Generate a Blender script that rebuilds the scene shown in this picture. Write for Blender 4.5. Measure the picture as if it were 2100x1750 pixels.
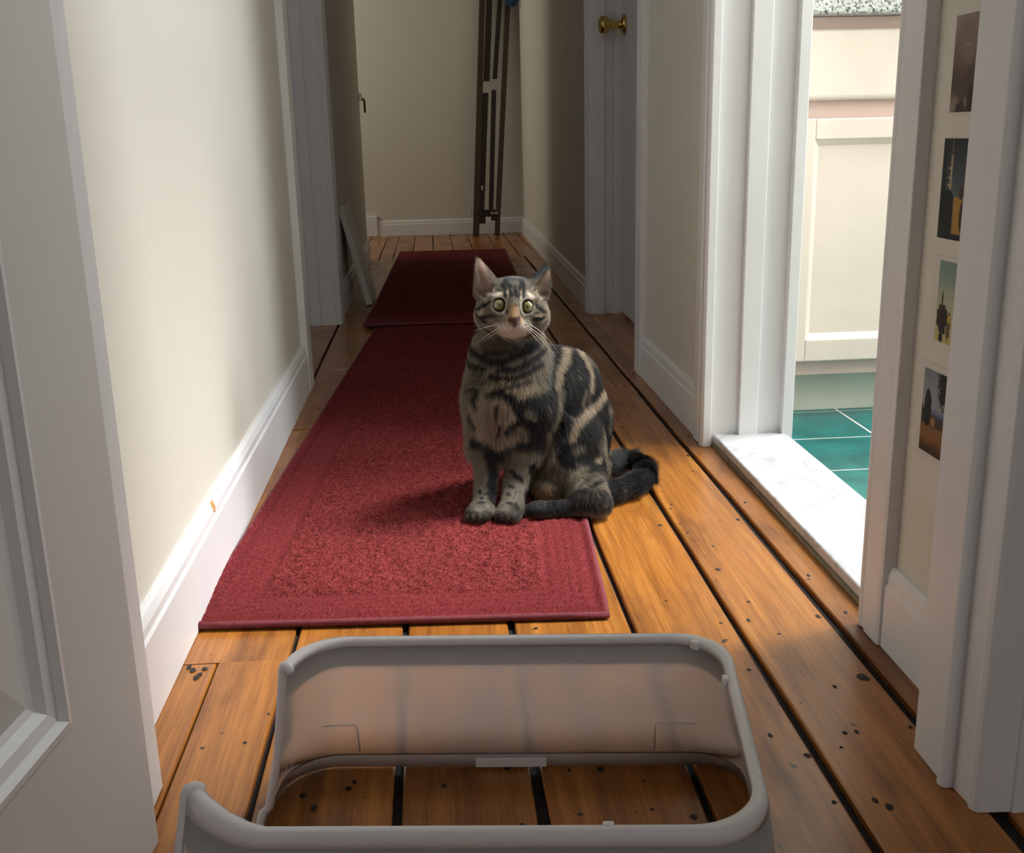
import bpy, bmesh, math, random
import numpy as np
from mathutils import Vector, Matrix

for o in list(bpy.data.objects):
    bpy.data.objects.remove(o)
SC = bpy.context.scene
COL = SC.collection
random.seed(7)
RNG = np.random.default_rng(11)
PI = math.pi

# ------------------------------------------------------------------ camera
cam_d = bpy.data.cameras.new('camera')
cam_d.sensor_width = 36.0
cam_d.lens = 36.0 * 2160.0 / 2100.0
cam_d.clip_start = 0.02
cam = bpy.data.objects.new('camera', cam_d)
COL.objects.link(cam)
_p, _y, _r = math.radians(15.435), math.radians(4.015), math.radians(-1.329)
_f = Vector((math.sin(_y) * math.cos(_p), math.cos(_y) * math.cos(_p), -math.sin(_p)))
_a = Vector((math.cos(_y), -math.sin(_y), 0.0))
_b = _a.cross(_f)
_a2 = _a * math.cos(_r) + _b * math.sin(_r)
_b2 = -_a * math.sin(_r) + _b * math.cos(_r)
cam.matrix_world = Matrix(((_a2.x, _b2.x, -_f.x, 0.0), (_a2.y, _b2.y, -_f.y, 0.0), (_a2.z, _b2.z, -_f.z, 0.62), (0, 0, 0, 1)))
SC.camera = cam

# ------------------------------------------------------------------ world, daylight through the windows, exposure
world = bpy.data.worlds.new('daylight')
SC.world = world
world.use_nodes = True
world.node_tree.nodes['Background'].inputs[0].default_value = (0.80, 0.88, 1.0, 1)
world.node_tree.nodes['Background'].inputs[1].default_value = 0.6


def window_light(name, loc, aim, sx, sy, watt, col):
    d = bpy.data.lights.new(name, 'AREA')
    d.shape = 'RECTANGLE'
    d.size, d.size_y = sx, sy
    d.energy = watt
    d.color = col
    o = bpy.data.objects.new(name, d)
    COL.objects.link(o)
    o.location = loc
    o.rotation_euler = (Vector(aim) - Vector(loc)).to_track_quat('-Z', 'Y').to_euler()
    return o


window_light('kitchen_skylight_daylight', (1.60, 2.00, 2.54), (1.60, 2.00, 0.0), 0.95, 0.95, 50.0, (0.93, 0.965, 1.0))
window_light('kitchen_window_daylight', (2.70, 1.36, 1.55), (0.55, 1.95, 0.75), 0.62, 1.0, 40.0, (0.92, 0.965, 1.0))
sun_d = bpy.data.lights.new('hazy_sun', 'SUN')
sun_d.energy = 5.2
sun_d.angle = math.radians(14.0)
sun_d.color = (1.0, 0.985, 0.955)
sun = bpy.data.objects.new('hazy_sun', sun_d)
COL.objects.link(sun)
sun.rotation_euler = Vector((-1.0, -0.22, -1.62)).to_track_quat('-Z', 'Y').to_euler()
window_light('near_room_window_daylight', (0.75, -2.35, 1.65), (0.1, 1.2, 0.5), 1.4, 1.3, 9.8, (1.0, 0.97, 0.94))
window_light('hall_end_window_daylight', (-1.75, 6.30, 1.55), (0.2, 6.9, 0.8), 0.9, 1.2, 10.0, (1.0, 0.93, 0.78))
window_light('side_room_window_daylight', (-2.35, 3.4, 1.6), (-0.3, 3.4, 0.6), 0.8, 1.0, 4.0, (0.92, 0.94, 1.0))

SC.view_settings.view_transform = 'Standard'
SC.view_settings.look = 'None'
SC.view_settings.gamma = 1.0
SC.view_settings.use_curve_mapping = False
SC.view_settings.exposure = 0.0


# ------------------------------------------------------------------ node helpers and materials
def new_mat(name):
    m = bpy.data.materials.new(name)
    m.use_nodes = True
    nt = m.node_tree
    return m, nt, nt.nodes['Principled BSDF']


def N(nt, typ, **kw):
    n = nt.nodes.new(typ)
    for k, v in kw.items():
        if k.startswith('i_'):
            n.inputs[k[2:].replace('_', ' ')].default_value = v
        else:
            setattr(n, k, v)
    return n


def L(nt, a, b):
    nt.links.new(a, b)


def coords(nt, kind='Object', scale=(1, 1, 1)):
    tc = N(nt, 'ShaderNodeTexCoord')
    mp = N(nt, 'ShaderNodeMapping')
    mp.inputs['Scale'].default_value = scale
    L(nt, tc.outputs[kind], mp.inputs['Vector'])
    return mp.outputs['Vector']


def noise(nt, vec, scale, detail=3.0, rough=0.55):
    n = N(nt, 'ShaderNodeTexNoise')
    n.inputs['Scale'].default_value = scale
    n.inputs['Detail'].default_value = detail
    n.inputs['Roughness'].default_value = rough
    L(nt, vec, n.inputs['Vector'])
    return n.outputs['Fac']


def ramp(nt, fac, stops):
    r = N(nt, 'ShaderNodeValToRGB')
    el = r.color_ramp.elements
    while len(el) < len(stops):
        el.new(0.5)
    for e, (p, c) in zip(el, stops):
        e.position = p
        e.color = (*c, 1) if len(c) == 3 else c
    L(nt, fac, r.inputs['Fac'])
    return r.outputs['Color']


def bump(nt, fac, strength, dist, bsdf):
    b = N(nt, 'ShaderNodeBump')
    b.inputs['Strength'].default_value = strength
    b.inputs['Distance'].default_value = dist
    L(nt, fac, b.inputs['Height'])
    L(nt, b.outputs['Normal'], bsdf.inputs['Normal'])
    return b


def mixc(nt, fac, a, b, mode='MIX'):
    m = N(nt, 'ShaderNodeMix', data_type='RGBA', blend_type=mode)
    if isinstance(fac, (int, float)):
        m.inputs['Factor'].default_value = fac
    else:
        L(nt, fac, m.inputs['Factor'])
    for s, v in (('A', a), ('B', b)):
        sock = [i for i in m.inputs if i.name == s and i.type == 'RGBA'][0]
        if isinstance(v, tuple):
            sock.default_value = (*v, 1) if len(v) == 3 else v
        else:
            L(nt, v, sock)
    return [o for o in m.outputs if o.type == 'RGBA'][0]


def paint(name, col, rough=0.5, var=0.04, scale=3.0, bstr=0.15, bscale=180.0):
    m, nt, b = new_mat(name)
    v = coords(nt)
    f = noise(nt, v, scale, 4)
    lo = tuple(c * (1 - var) for c in col)
    hi = tuple(min(1, c * (1 + var)) for c in col)
    L(nt, ramp(nt, f, [(0.3, lo), (0.7, hi)]), b.inputs['Base Color'])
    b.inputs['Roughness'].default_value = rough
    if bstr:
        bump(nt, noise(nt, v, bscale, 2), bstr, 0.001, b)
    return m


M = {}
M['wall'] = paint('cream_wall_paint', (0.685, 0.65, 0.57), 0.75, 0.02, 2.0, 0.12, 220)
M['ceiling'] = paint('ceiling_paint', (0.78, 0.76, 0.70), 0.8, 0.02)
M['trim'] = paint('white_trim_paint', (0.79, 0.785, 0.79), 0.38, 0.025, 6.0, 0.10, 60)
M['door'] = paint('white_door_paint', (0.66, 0.64, 0.62), 0.45, 0.02, 5.0, 0.10, 140)
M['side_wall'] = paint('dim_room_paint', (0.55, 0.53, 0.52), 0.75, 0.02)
M['cab'] = paint('pickled_cabinet_paint', (0.77, 0.665, 0.575), 0.42, 0.05, 5.0, 0.08, 90)
M['cab_frame'] = paint('cabinet_carcass', (0.66, 0.50, 0.44), 0.5, 0.05)
M['kick'] = paint('toe_kick_paint', (0.62, 0.63, 0.55), 0.5, 0.07, 9.0)
M['grout'] = paint('tile_grout', (0.74, 0.72, 0.65), 0.85, 0.06, 30)
M['gap'] = paint('dark_gap_dirt', (0.012, 0.010, 0.010), 0.95, 0.4, 60, 0.4, 300)
M['nail'] = paint('nail_hole_dark', (0.02, 0.014, 0.012), 0.7, 0.3, 90)
M['stand'] = paint('brown_stand_wood', (0.060, 0.034, 0.020), 0.45, 0.15, 20)
M['stand_dark'] = paint('dark_brown_stand_wood', (0.024, 0.013, 0.010), 0.45, 0.15, 20)
M['bluecloth'] = paint('blue_cloth', (0.022, 0.075, 0.17), 0.85, 0.35, 40, 0.6, 120)
M['boardpaint'] = paint('loose_board_paint', (0.62, 0.60, 0.56), 0.5, 0.05, 9)
M['twig'] = paint('pale_twig', (0.55, 0.50, 0.40), 0.7, 0.1, 40)
M['chip'] = paint('bare_wood_chip', (0.55, 0.30, 0.11), 0.7, 0.2, 80)
M['crumb'] = paint('pale_crumb', (0.75, 0.68, 0.58), 0.7, 0.1, 80)


def metal(name, col, rough):
    m, nt, b = new_mat(name)
    b.inputs['Metallic'].default_value = 1.0
    b.inputs['Base Color'].default_value = (*col, 1)
    b.inputs['Roughness'].default_value = rough
    f = noise(nt, coords(nt), 90, 2)
    bump(nt, f, 0.05, 0.0005, b)
    return m


M['brass'] = metal('polished_brass', (0.62, 0.43, 0.14), 0.16)
M['steel'] = metal('dull_steel', (0.62, 0.60, 0.55), 0.35)
M['iron'] = metal('dark_bronze', (0.10, 0.07, 0.035), 0.4)

# floor planks: honey pine with varnish, tone changes from plank to plank
m, nt, b = new_mat('honey_pine_plank')
oi = N(nt, 'ShaderNodeObjectInfo')
tc = N(nt, 'ShaderNodeTexCoord')
add = N(nt, 'ShaderNodeVectorMath', operation='MULTIPLY_ADD')
comb = N(nt, 'ShaderNodeCombineXYZ')
L(nt, oi.outputs['Random'], comb.inputs[0]); L(nt, oi.outputs['Random'], comb.inputs[1]); L(nt, oi.outputs['Random'], comb.inputs[2])
add.inputs[1].default_value = (7, 13, 5)
L(nt, comb.outputs[0], add.inputs[0]); L(nt, tc.outputs['Object'], add.inputs[2])
mp = N(nt, 'ShaderNodeMapping'); mp.inputs['Scale'].default_value = (34, 1.3, 34)
L(nt, add.outputs[0], mp.inputs['Vector'])
grain = noise(nt, mp.outputs[0], 2.2, 5, 0.6)
mp2 = N(nt, 'ShaderNodeMapping'); mp2.inputs['Scale'].default_value = (230, 5, 230)
L(nt, add.outputs[0], mp2.inputs['Vector'])
fine = noise(nt, mp2.outputs[0], 2.0, 3, 0.6)
base = ramp(nt, grain, [(0.25, (0.235, 0.078, 0.012)), (0.52, (0.40, 0.150, 0.024)), (0.78, (0.52, 0.220, 0.042))])
mp3 = N(nt, 'ShaderNodeMapping'); mp3.inputs['Scale'].default_value = (6, 2.2, 6)
L(nt, add.outputs[0], mp3.inputs['Vector'])
blot = noise(nt, mp3.outputs[0], 2.0, 4, 0.6)
c1 = mixc(nt, 0.55, base, ramp(nt, fine, [(0.36, (0.50, 0.44, 0.38)), (0.60, (1.0, 1.0, 1.0))]), 'MULTIPLY')
c2 = mixc(nt, 1.0, c1, ramp(nt, blot, [(0.30, (0.50, 0.44, 0.42)), (0.48, (1, 1, 1)), (0.8, (1.12, 1.08, 1.0))]), 'MULTIPLY')
tone = ramp(nt, oi.outputs['Random'], [(0.0, (0.80, 0.76, 0.72)), (0.5, (1, 1, 1)), (1.0, (1.12, 1.07, 1.0))])
c3 = mixc(nt, 1.0, c2, tone, 'MULTIPLY')
spot = noise(nt, add.outputs[0], 46, 2, 0.5)
c4 = mixc(nt, ramp(nt, spot, [(0.735, (0, 0, 0)), (0.76, (1, 1, 1))]), c3, (0.03, 0.015, 0.012))
L(nt, c4, b.inputs['Base Color'])
L(nt, ramp(nt, blot, [(0.3, (0.42,) * 3), (0.7, (0.26,) * 3)]), b.inputs['Roughness'])
b.inputs['Coat Weight'].default_value = 0.25
b.inputs['Coat Roughness'].default_value = 0.22
bump(nt, grain, 0.25, 0.0012, b)
M['plank'] = m

# rug
m, nt, b = new_mat('burgundy_rug_pile')
v = coords(nt)
f1 = noise(nt, v, 5, 3)
f2 = noise(nt, v, 230, 3, 0.75)
ia = N(nt, 'ShaderNodeAttribute'); ia.attribute_name = 'inner'
c = ramp(nt, f2, [(0.33, (0.060, 0.006, 0.008)), (0.5, (0.185, 0.027, 0.027)), (0.72, (0.33, 0.066, 0.058))])
f3 = noise(nt, coords(nt, 'Object', (1, 0.35, 1)), 330, 2, 0.6)
cb_ = ramp(nt, f3, [(0.30, (0.088, 0.010, 0.012)), (0.5, (0.145, 0.020, 0.022)), (0.75, (0.20, 0.034, 0.034))])
c = mixc(nt, ia.outputs['Fac'], cb_, c)
c = mixc(nt, 0.6, c, ramp(nt, f1, [(0.3, (0.85, 0.85, 0.85)), (0.7, (1.1, 1.05, 1.05))]), 'MULTIPLY')
L(nt, c, b.inputs['Base Color'])
b.inputs['Roughness'].default_value = 0.95
b.inputs['Specular IOR Level'].default_value = 0.1
mm = N(nt, 'ShaderNodeMapRange'); mm.inputs['To Min'].default_value = 0.25
L(nt, ia.outputs['Fac'], mm.inputs['Value'])
ml = N(nt, 'ShaderNodeMath', operation='MULTIPLY')
L(nt, f2, ml.inputs[0]); L(nt, mm.outputs[0], ml.inputs[1])
bump(nt, ml.outputs[0], 1.0, 0.006, b)
M['rug'] = m
M['binding'] = paint('burgundy_binding', (0.16, 0.026, 0.035), 0.9, 0.25, 300, 0.5, 500)

# frosted plastic of the litter box hood
def frosted(name, share, rough, trans):
    m, nt, b = new_mat(name)
    out = nt.nodes['Material Output']
    nt.nodes.remove(b)
    v = coords(nt)
    fn = noise(nt, v, 900, 2)
    bp = N(nt, 'ShaderNodeBump'); bp.inputs['Strength'].default_value = 0.08; bp.inputs['Distance'].default_value = 0.0006
    L(nt, fn, bp.inputs['Height'])
    refr = N(nt, 'ShaderNodeBsdfRefraction'); refr.inputs['IOR'].default_value = 1.12; refr.inputs['Roughness'].default_value = rough
    refr.inputs['Color'].default_value = (1, 1, 1, 1)
    dif = N(nt, 'ShaderNodeBsdfDiffuse'); dif.inputs['Color'].default_value = (0.90, 0.86, 0.865, 1)
    trl = N(nt, 'ShaderNodeBsdfTranslucent'); trl.inputs['Color'].default_value = (0.92, 0.89, 0.89, 1)
    gl = N(nt, 'ShaderNodeBsdfGlossy'); gl.inputs['Roughness'].default_value = 0.3
    for n_ in (refr, dif, gl):
        L(nt, bp.outputs[0], n_.inputs['Normal'])
    m1 = N(nt, 'ShaderNodeMixShader'); m1.inputs[0].default_value = trans
    L(nt, dif.outputs[0], m1.inputs[1]); L(nt, trl.outputs[0], m1.inputs[2])
    m2 = N(nt, 'ShaderNodeMixShader'); m2.inputs[0].default_value = share
    L(nt, m1.outputs[0], m2.inputs[1]); L(nt, refr.outputs[0], m2.inputs[2])
    fr = N(nt, 'ShaderNodeFresnel'); fr.inputs['IOR'].default_value = 1.25
    m3 = N(nt, 'ShaderNodeMixShader')
    L(nt, fr.outputs[0], m3.inputs[0]); L(nt, m2.outputs[0], m3.inputs[1]); L(nt, gl.outputs[0], m3.inputs[2])
    L(nt, m3.outputs[0], out.inputs[0])
    return m


M['plastic'] = frosted('frosted_clear_plastic', 0.54, 0.40, 0.35)
M['plastic_thick'] = frosted('frosted_thick_plastic', 0.07, 0.40, 0.08)

# marble
m, nt, b = new_mat('white_marble')
v = coords(nt)
w = N(nt, 'ShaderNodeTexWave'); w.inputs['Scale'].default_value = 3.2; w.inputs['Distortion'].default_value = 16.0; w.inputs['Detail'].default_value = 4.0; w.inputs['Detail Scale'].default_value = 2.2
L(nt, v, w.inputs['Vector'])
L(nt, ramp(nt, w.outputs['Fac'], [(0.0, (0.47, 0.48, 0.50)), (0.07, (0.58, 0.59, 0.60)), (0.3, (0.64, 0.645, 0.65))]), b.inputs['Base Color'])
b.inputs['Roughness'].default_value = 0.28
M['marble'] = m
M['marble_edge'] = paint('marble_rough_edge', (0.30, 0.25, 0.17), 0.8, 0.3, 30)

# teal tile
m, nt, b = new_mat('teal_glazed_tile')
v = coords(nt)
oi = N(nt, 'ShaderNodeObjectInfo')
f = noise(nt, v, 16, 4)
c = ramp(nt, f, [(0.3, (0.004, 0.105, 0.10)), (0.55, (0.007, 0.16, 0.15)), (0.8, (0.02, 0.22, 0.20))])
c = mixc(nt, 1.0, c, ramp(nt, oi.outputs['Random'], [(0, (0.88, 0.9, 0.9)), (1, (1.1, 1.08, 1.08))]), 'MULTIPLY')
L(nt, c, b.inputs['Base Color'])
b.inputs['Roughness'].default_value = 0.3
bump(nt, noise(nt, v, 30, 2), 0.12, 0.002, b)
M['tile'] = m

# granite
m, nt, b = new_mat('speckled_granite')
v = coords(nt)
vo = N(nt, 'ShaderNodeTexVoronoi'); vo.inputs['Scale'].default_value = 260.0
L(nt, v, vo.inputs['Vector'])
sp = N(nt, 'ShaderNodeSeparateColor'); L(nt, vo.outputs['Color'], sp.inputs[0])
L(nt, ramp(nt, sp.outputs[0], [(0.06, (0.09, 0.09, 0.085)), (0.2, (0.27, 0.27, 0.26)), (0.5, (0.50, 0.50, 0.47)), (0.9, (0.62, 0.62, 0.59))]), b.inputs['Base Color'])
b.inputs['Roughness'].default_value = 0.25
M['granite'] = m


# ------------------------------------------------------------------ mesh helpers
class MB:
    def __init__(self):
        self.v, self.f = [], []

    def add(self, vs, fs):
        n = len(self.v)
        self.v += [tuple(p) for p in vs]
        self.f += [tuple(i + n for i in q) for q in fs]
        return self

    def box(self, x0, x1, y0, y1, z0, z1):
        return self.add([(x0, y0, z0), (x1, y0, z0), (x1, y1, z0), (x0, y1, z0), (x0, y0, z1), (x1, y0, z1), (x1, y1, z1), (x0, y1, z1)],
                        [(0, 3, 2, 1), (4, 5, 6, 7), (0, 1, 5, 4), (1, 2, 6, 5), (2, 3, 7, 6), (3, 0, 4, 7)])

    def prism(self, poly, z0, z1):
        """vertical prism over a footprint polygon (counter-clockwise made sure of)"""
        a = sum(poly[i][0] * poly[(i + 1) % len(poly)][1] - poly[(i + 1) % len(poly)][0] * poly[i][1] for i in range(len(poly)))
        if a < 0:
            poly = poly[::-1]
        n = len(poly)
        vs = [(p[0], p[1], z0) for p in poly] + [(p[0], p[1], z1) for p in poly]
        fs = [tuple(range(n - 1, -1, -1)), tuple(range(n, 2 * n))] + [(i, (i + 1) % n, n + (i + 1) % n, n + i) for i in range(n)]
        return self.add(vs, fs)

    def sweep(self, prof, p0, p1, out, up=(0, 0, 1)):
        """profile of (out, up) pairs swept from p0 to p1"""
        p0, p1, out, up = Vector(p0), Vector(p1), Vector(out), Vector(up)
        n = len(prof)
        vs = [p0 + out * a + up * b for a, b in prof] + [p1 + out * a + up * b for a, b in prof]
        fs = [tuple(range(n)), tuple(range(2 * n - 1, n - 1, -1))] + [(i, n + i, n + (i + 1) % n, (i + 1) % n) for i in range(n)]
        return self.add(vs, fs)

    def tube(self, pts, rad, seg=10, cap=True):
        pts = [Vector(p) for p in pts]
        rads = rad if isinstance(rad, (list, tuple)) else [rad] * len(pts)
        vs, fs = [], []
        prev = None
        for i, p in enumerate(pts):
            t = (pts[min(i + 1, len(pts) - 1)] - pts[max(i - 1, 0)]).normalized()
            ref = prev if prev is not None else (Vector((0, 0, 1)) if abs(t.z) < 0.9 else Vector((1, 0, 0)))
            s = (ref - t * ref.dot(t)).normalized()
            prev = s
            q = t.cross(s)
            for k in range(seg):
                an = 2 * PI * k / seg
                vs.append(p + (s * math.cos(an) + q * math.sin(an)) * rads[i])
        for i in range(len(pts) - 1):
            for k in range(seg):
                fs.append((i * seg + k, i * seg + (k + 1) % seg, (i + 1) * seg + (k + 1) % seg, (i + 1) * seg + k))
        if cap:
            fs.append(tuple(range(seg - 1, -1, -1)))
            fs.append(tuple((len(pts) - 1) * seg + k for k in range(seg)))
        return self.add(vs, fs)

    def lathe(self, prof, origin, axis, seg=28):
        """profile of (radius, along) turned about axis"""
        o, ax = Vector(origin), Vector(axis).normalized()
        ref = Vector((0, 0, 1)) if abs(ax.z) < 0.9 else Vector((1, 0, 0))
        s = (ref - ax * ref.dot(ax)).normalized()
        q = ax.cross(s)
        vs, fs = [], []
        for r, h in prof:
            for k in range(seg):
                an = 2 * PI * k / seg
                vs.append(o + ax * h + (s * math.cos(an) + q * math.sin(an)) * r)
        for i in range(len(prof) - 1):
            for k in range(seg):
                fs.append((i * seg + k, i * seg + (k + 1) % seg, (i + 1) * seg + (k + 1) % seg, (i + 1) * seg + k))
        fs.append(tuple(range(seg - 1, -1, -1)))
        fs.append(tuple((len(prof) - 1) * seg + k for k in range(seg)))
        return self.add(vs, fs)

    def build(self, name, mat, parent=None, bev=0.0, smooth=False, segs=2, xf=None):
        me = bpy.data.meshes.new(name)
        vs = self.v if xf is None else [tuple(xf @ Vector(p)) for p in self.v]
        me.from_pydata(vs, [], self.f)
        me.update()
        bm = bmesh.new(); bm.from_mesh(me); bmesh.ops.recalc_face_normals(bm, faces=bm.faces); bm.to_mesh(me); bm.free()
        me.materials.append(mat)
        if smooth:
            me.polygons.foreach_set('use_smooth', [True] * len(me.polygons))
        o = bpy.data.objects.new(name, me)
        COL.objects.link(o)
        if parent is not None:
            o.parent = parent
        if bev:
            md = o.modifiers.new('bevel', 'BEVEL')
            md.width = bev
            md.segments = segs
            md.limit_method = 'ANGLE'
            md.angle_limit = math.radians(40)
        return o


def empty(name, loc=(0, 0, 0), rz=0.0):
    o = bpy.data.objects.new(name, None)
    COL.objects.link(o)
    o.location = loc
    o.rotation_euler = (0, 0, rz)
    o.empty_display_size = 0.05
    return o


def tag(o, label, cat, group=None, kind=None):
    o['label'] = label
    o['category'] = cat
    if group:
        o['group'] = group
    if kind:
        o['kind'] = kind
    return o


def struct(o, label=None):
    o['kind'] = 'structure'
    if label:
        o['label'] = label
    return o


# ------------------------------------------------------------------ the setting: walls, ceiling
H = 2.50
XL, XR = -0.345, 0.545


def wall(name, poly, z0=0.0, z1=H, mat='wall', label=None):
    return struct(MB().prism(poly, z0, z1).build(name, M[mat]), label)


def rect(x0, x1, y0, y1):
    return [(x0, y0), (x1, y0), (x1, y1), (x0, y1)]


wall('wall_left', rect(-0.465, XL, 0.94, 2.735), label='cream hall wall between the open panel door and the side doorway')
wall('wall_left_far', rect(-0.465, XL, 3.66, 5.66), label='cream hall wall beyond the side doorway')
wall('wall_left_lintel', rect(-0.465, XL, 2.735, 3.66), 2.06)
wall('wall_end', rect(-2.2, 0.75, 7.08, 7.20), label='cream wall closing the end of the hall')
wall('wall_right_far', [(0.560, 3.72), (0.600, 7.10), (0.74, 7.10), (0.70, 3.72)], label='cream hall wall beyond the white door')
wall('wall_right', rect(XR, 0.70, 2.045, 2.745), label='cream hall wall between the white door and the kitchen doorway')
wall('wall_right_near', rect(XR, 0.70, 0.93, 1.185), label='narrow cream wall strip holding the postcards')
wall('wall_right_lintel_near', rect(XR, 0.70, 1.185, 2.045), 2.06)
wall('wall_right_lintel_far', rect(XR, 0.70, 2.745, 3.72), 2.06)
# wall between the near room and the hall, with the doorway we look through
wall('wall_front_right', rect(0.49, 2.75, 0.835, 0.93))
wall('wall_front_left', rect(-1.75, -0.335, 0.835, 0.94))
wall('wall_front_lintel', rect(-0.335, 0.49, 0.835, 0.94), 2.06)
# the near room around the camera, its window in the back wall
wall('wall_near_room_left', rect(-1.87, -1.75, -2.6, 0.94))
wall('wall_near_room_right', rect(2.2, 2.32, -2.6, 0.84))


def wall_with_window(name, axis, at, th, u0, u1, w0, w1, z0, z1, mat='wall'):
    b = MB()
    for (a, c, e, g) in ((u0, w0, 0, H), (w1, u1, 0, H), (w0, w1, 0, z0), (w0, w1, z1, H)):
        if axis == 'y':
            b.box(a, c, at, at + th, e, g)
        else:
            b.box(at, at + th, a, c, e, g)
    return struct(b.build(name, M[mat]))


def window_frame(name, axis, at, w0, w1, z0, z1):
    b = MB()
    t = 0.05
    zm = (z0 + z1) / 2
    for (a, c, e, g) in ((w0, w0 + t, z0, z1), (w1 - t, w1, z0, z1), (w0 + t, w1 - t, z0, z0 + t), (w0 + t, w1 - t, z1 - t, z1), (w0 + t, w1 - t, zm - 0.02, zm + 0.02)):
        if axis == 'y':
            b.box(a, c, at, at + 0.05, e, g)
        else:
            b.box(at, at + 0.05, a, c, e, g)
    return struct(b.build(name, M['trim'], bev=0.003))


wall_with_window('wall_near_room_back', 'y', -2.60, 0.12, -1.75, 2.2, 0.0, 1.5, 0.95, 2.35)
window_frame('window_1', 'y', -2.57, 0.0, 1.5, 0.95, 2.35)
# kitchen beyond the marble threshold
wall_with_window('wall_kitchen_right', 'x', 2.75, 0.12, 0.93, 3.0, 1.0, 1.72, 1.0, 2.1)
window_frame('window_5', 'x', 2.78, 1.0, 1.72, 1.0, 2.1)
wall('wall_kitchen_back', rect(0.70, 2.87, 2.84, 3.0))
# end of the hall, open to the left, and the side room
wall_with_window('wall_alcove_left', 'x', -2.2, 0.12, 5.0, 7.08, 5.7, 6.8, 0.9, 2.2)
window_frame('window_3', 'x', -2.17, 5.7, 6.8, 0.9, 2.2)
wall('wall_alcove_front', rect(-2.2, -0.465, 5.50, 5.66))
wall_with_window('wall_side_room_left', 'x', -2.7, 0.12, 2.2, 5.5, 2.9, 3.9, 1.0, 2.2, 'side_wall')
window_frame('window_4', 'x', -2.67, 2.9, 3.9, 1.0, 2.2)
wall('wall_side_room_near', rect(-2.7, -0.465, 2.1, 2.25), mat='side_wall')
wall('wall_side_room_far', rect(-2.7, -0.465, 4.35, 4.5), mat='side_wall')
SX0, SX1, SY0, SY1 = 1.08, 2.12, 1.45, 2.60
b = MB()
for q in ((-2.8, SX0, -2.7, 7.25), (SX1, 2.9, -2.7, 7.25), (SX0, SX1, -2.7, SY0), (SX0, SX1, SY1, 7.25)):
    b.box(*q, H, H + 0.1)
struct(b.build('ceiling', M['ceiling']))
b = MB()
for q in ((SX0 - 0.02, SX0, SY0, SY1), (SX1, SX1 + 0.02, SY0, SY1), (SX0, SX1, SY0 - 0.02, SY0), (SX0, SX1, SY1, SY1 + 0.02)):
    b.box(*q, H, H + 0.12)
struct(b.build('window_2', M['trim']), 'white frame of the kitchen skylight')
struct(MB().box(-2.8, 2.9, -2.7, 7.25, -0.10, -0.0085).build('floor_underlay', M['gap']), 'dark dirt seen in the gaps between the floor planks')

# ------------------------------------------------------------------ plank floor
floor_root = struct(empty('floor'), 'worn honey coloured pine plank floor with dark gaps')
PLANK_MESH = {}


def plank(x0, x1, y0, y1, skew=0.0, skew_r=None):
    b = MB()
    n = max(1, int((y1 - y0) / 0.25))
    r = random.Random(int((x0 + 3) * 1000) + int(y0 * 77))
    le = [x0 + r.uniform(-0.0015, 0.0015) for _ in range(n + 1)]
    re = [x1 + r.uniform(-0.0015, 0.0015) for _ in range(n + 1)]
    dz = r.uniform(-0.0012, 0.0008)
    vs, fs = [], []
    for i in range(n + 1):
        y = y0 + (y1 - y0) * i / n
        s = skew * y
        sr = s if skew_r is None else skew_r * y
        vs += [(le[i] + s, y, -0.02), (le[i] + s, y, dz - 0.0015), (le[i] + s + 0.002, y, dz), (re[i] + sr - 0.002, y, dz), (re[i] + sr, y, dz - 0.0015), (re[i] + sr, y, -0.02)]
    for i in range(n):
        for k in range(5):
            fs.append((i * 6 + k, i * 6 + k + 1, i * 6 + 6 + k + 1, i * 6 + 6 + k))
    fs.append((5, 4, 3, 2, 1, 0))
    fs.append(tuple(n * 6 + k for k in range(6)))
    b.add(vs, fs)
    return b.build('plank', M['plank'], floor_root)


near_edges = [(-0.334, -0.2015), (-0.1945, -0.061), (-0.0525, 0.0765), (0.0865, 0.2335), (0.2425, 0.3665), (0.3765, 0.4995), (0.5110, 0.548)]
joints = {0: [0.0, 1.205, 2.29, 5.10], 1: [0.0, 1.75, 4.9], 2: [0.0, 2.6, 5.45], 3: [0.0, 1.62, 5.3], 4: [0.0, 3.05, 5.6], 5: [0.0, 5.17], 6: [0.94, 3.3, 5.9]}
for i, (x0, x1) in enumerate(near_edges):
    js = [-0.6] + joints[i] if i < 6 else joints[i]
    ys = sorted(set(js))
    sk = -0.0040 if i in (5, 6) else 0.0
    skr = 0.006 if i == 6 else sk
    for k, y0 in enumerate(ys):
        y1 = ys[k + 1] - 0.0025 if k + 1 < len(ys) else 5.62
        if i == 0 and k == 1:
            plank(-0.334, -0.288, y0, y1); plank(-0.2855, -0.2015, y0, y1)
            continue
        plank(x0, x1, y0, y1, sk if i == 6 else 0.0, skr)
far = [-0.47, -0.395, -0.291, -0.217, -0.114, 0.0, 0.114, 0.226, 0.356, 0.461, 0.555, 0.62]
for x0, x1 in zip(far[:-1], far[1:]):
    plank(x0 + 0.0025, x1 - 0.0025, 5.625, 7.08)
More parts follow.
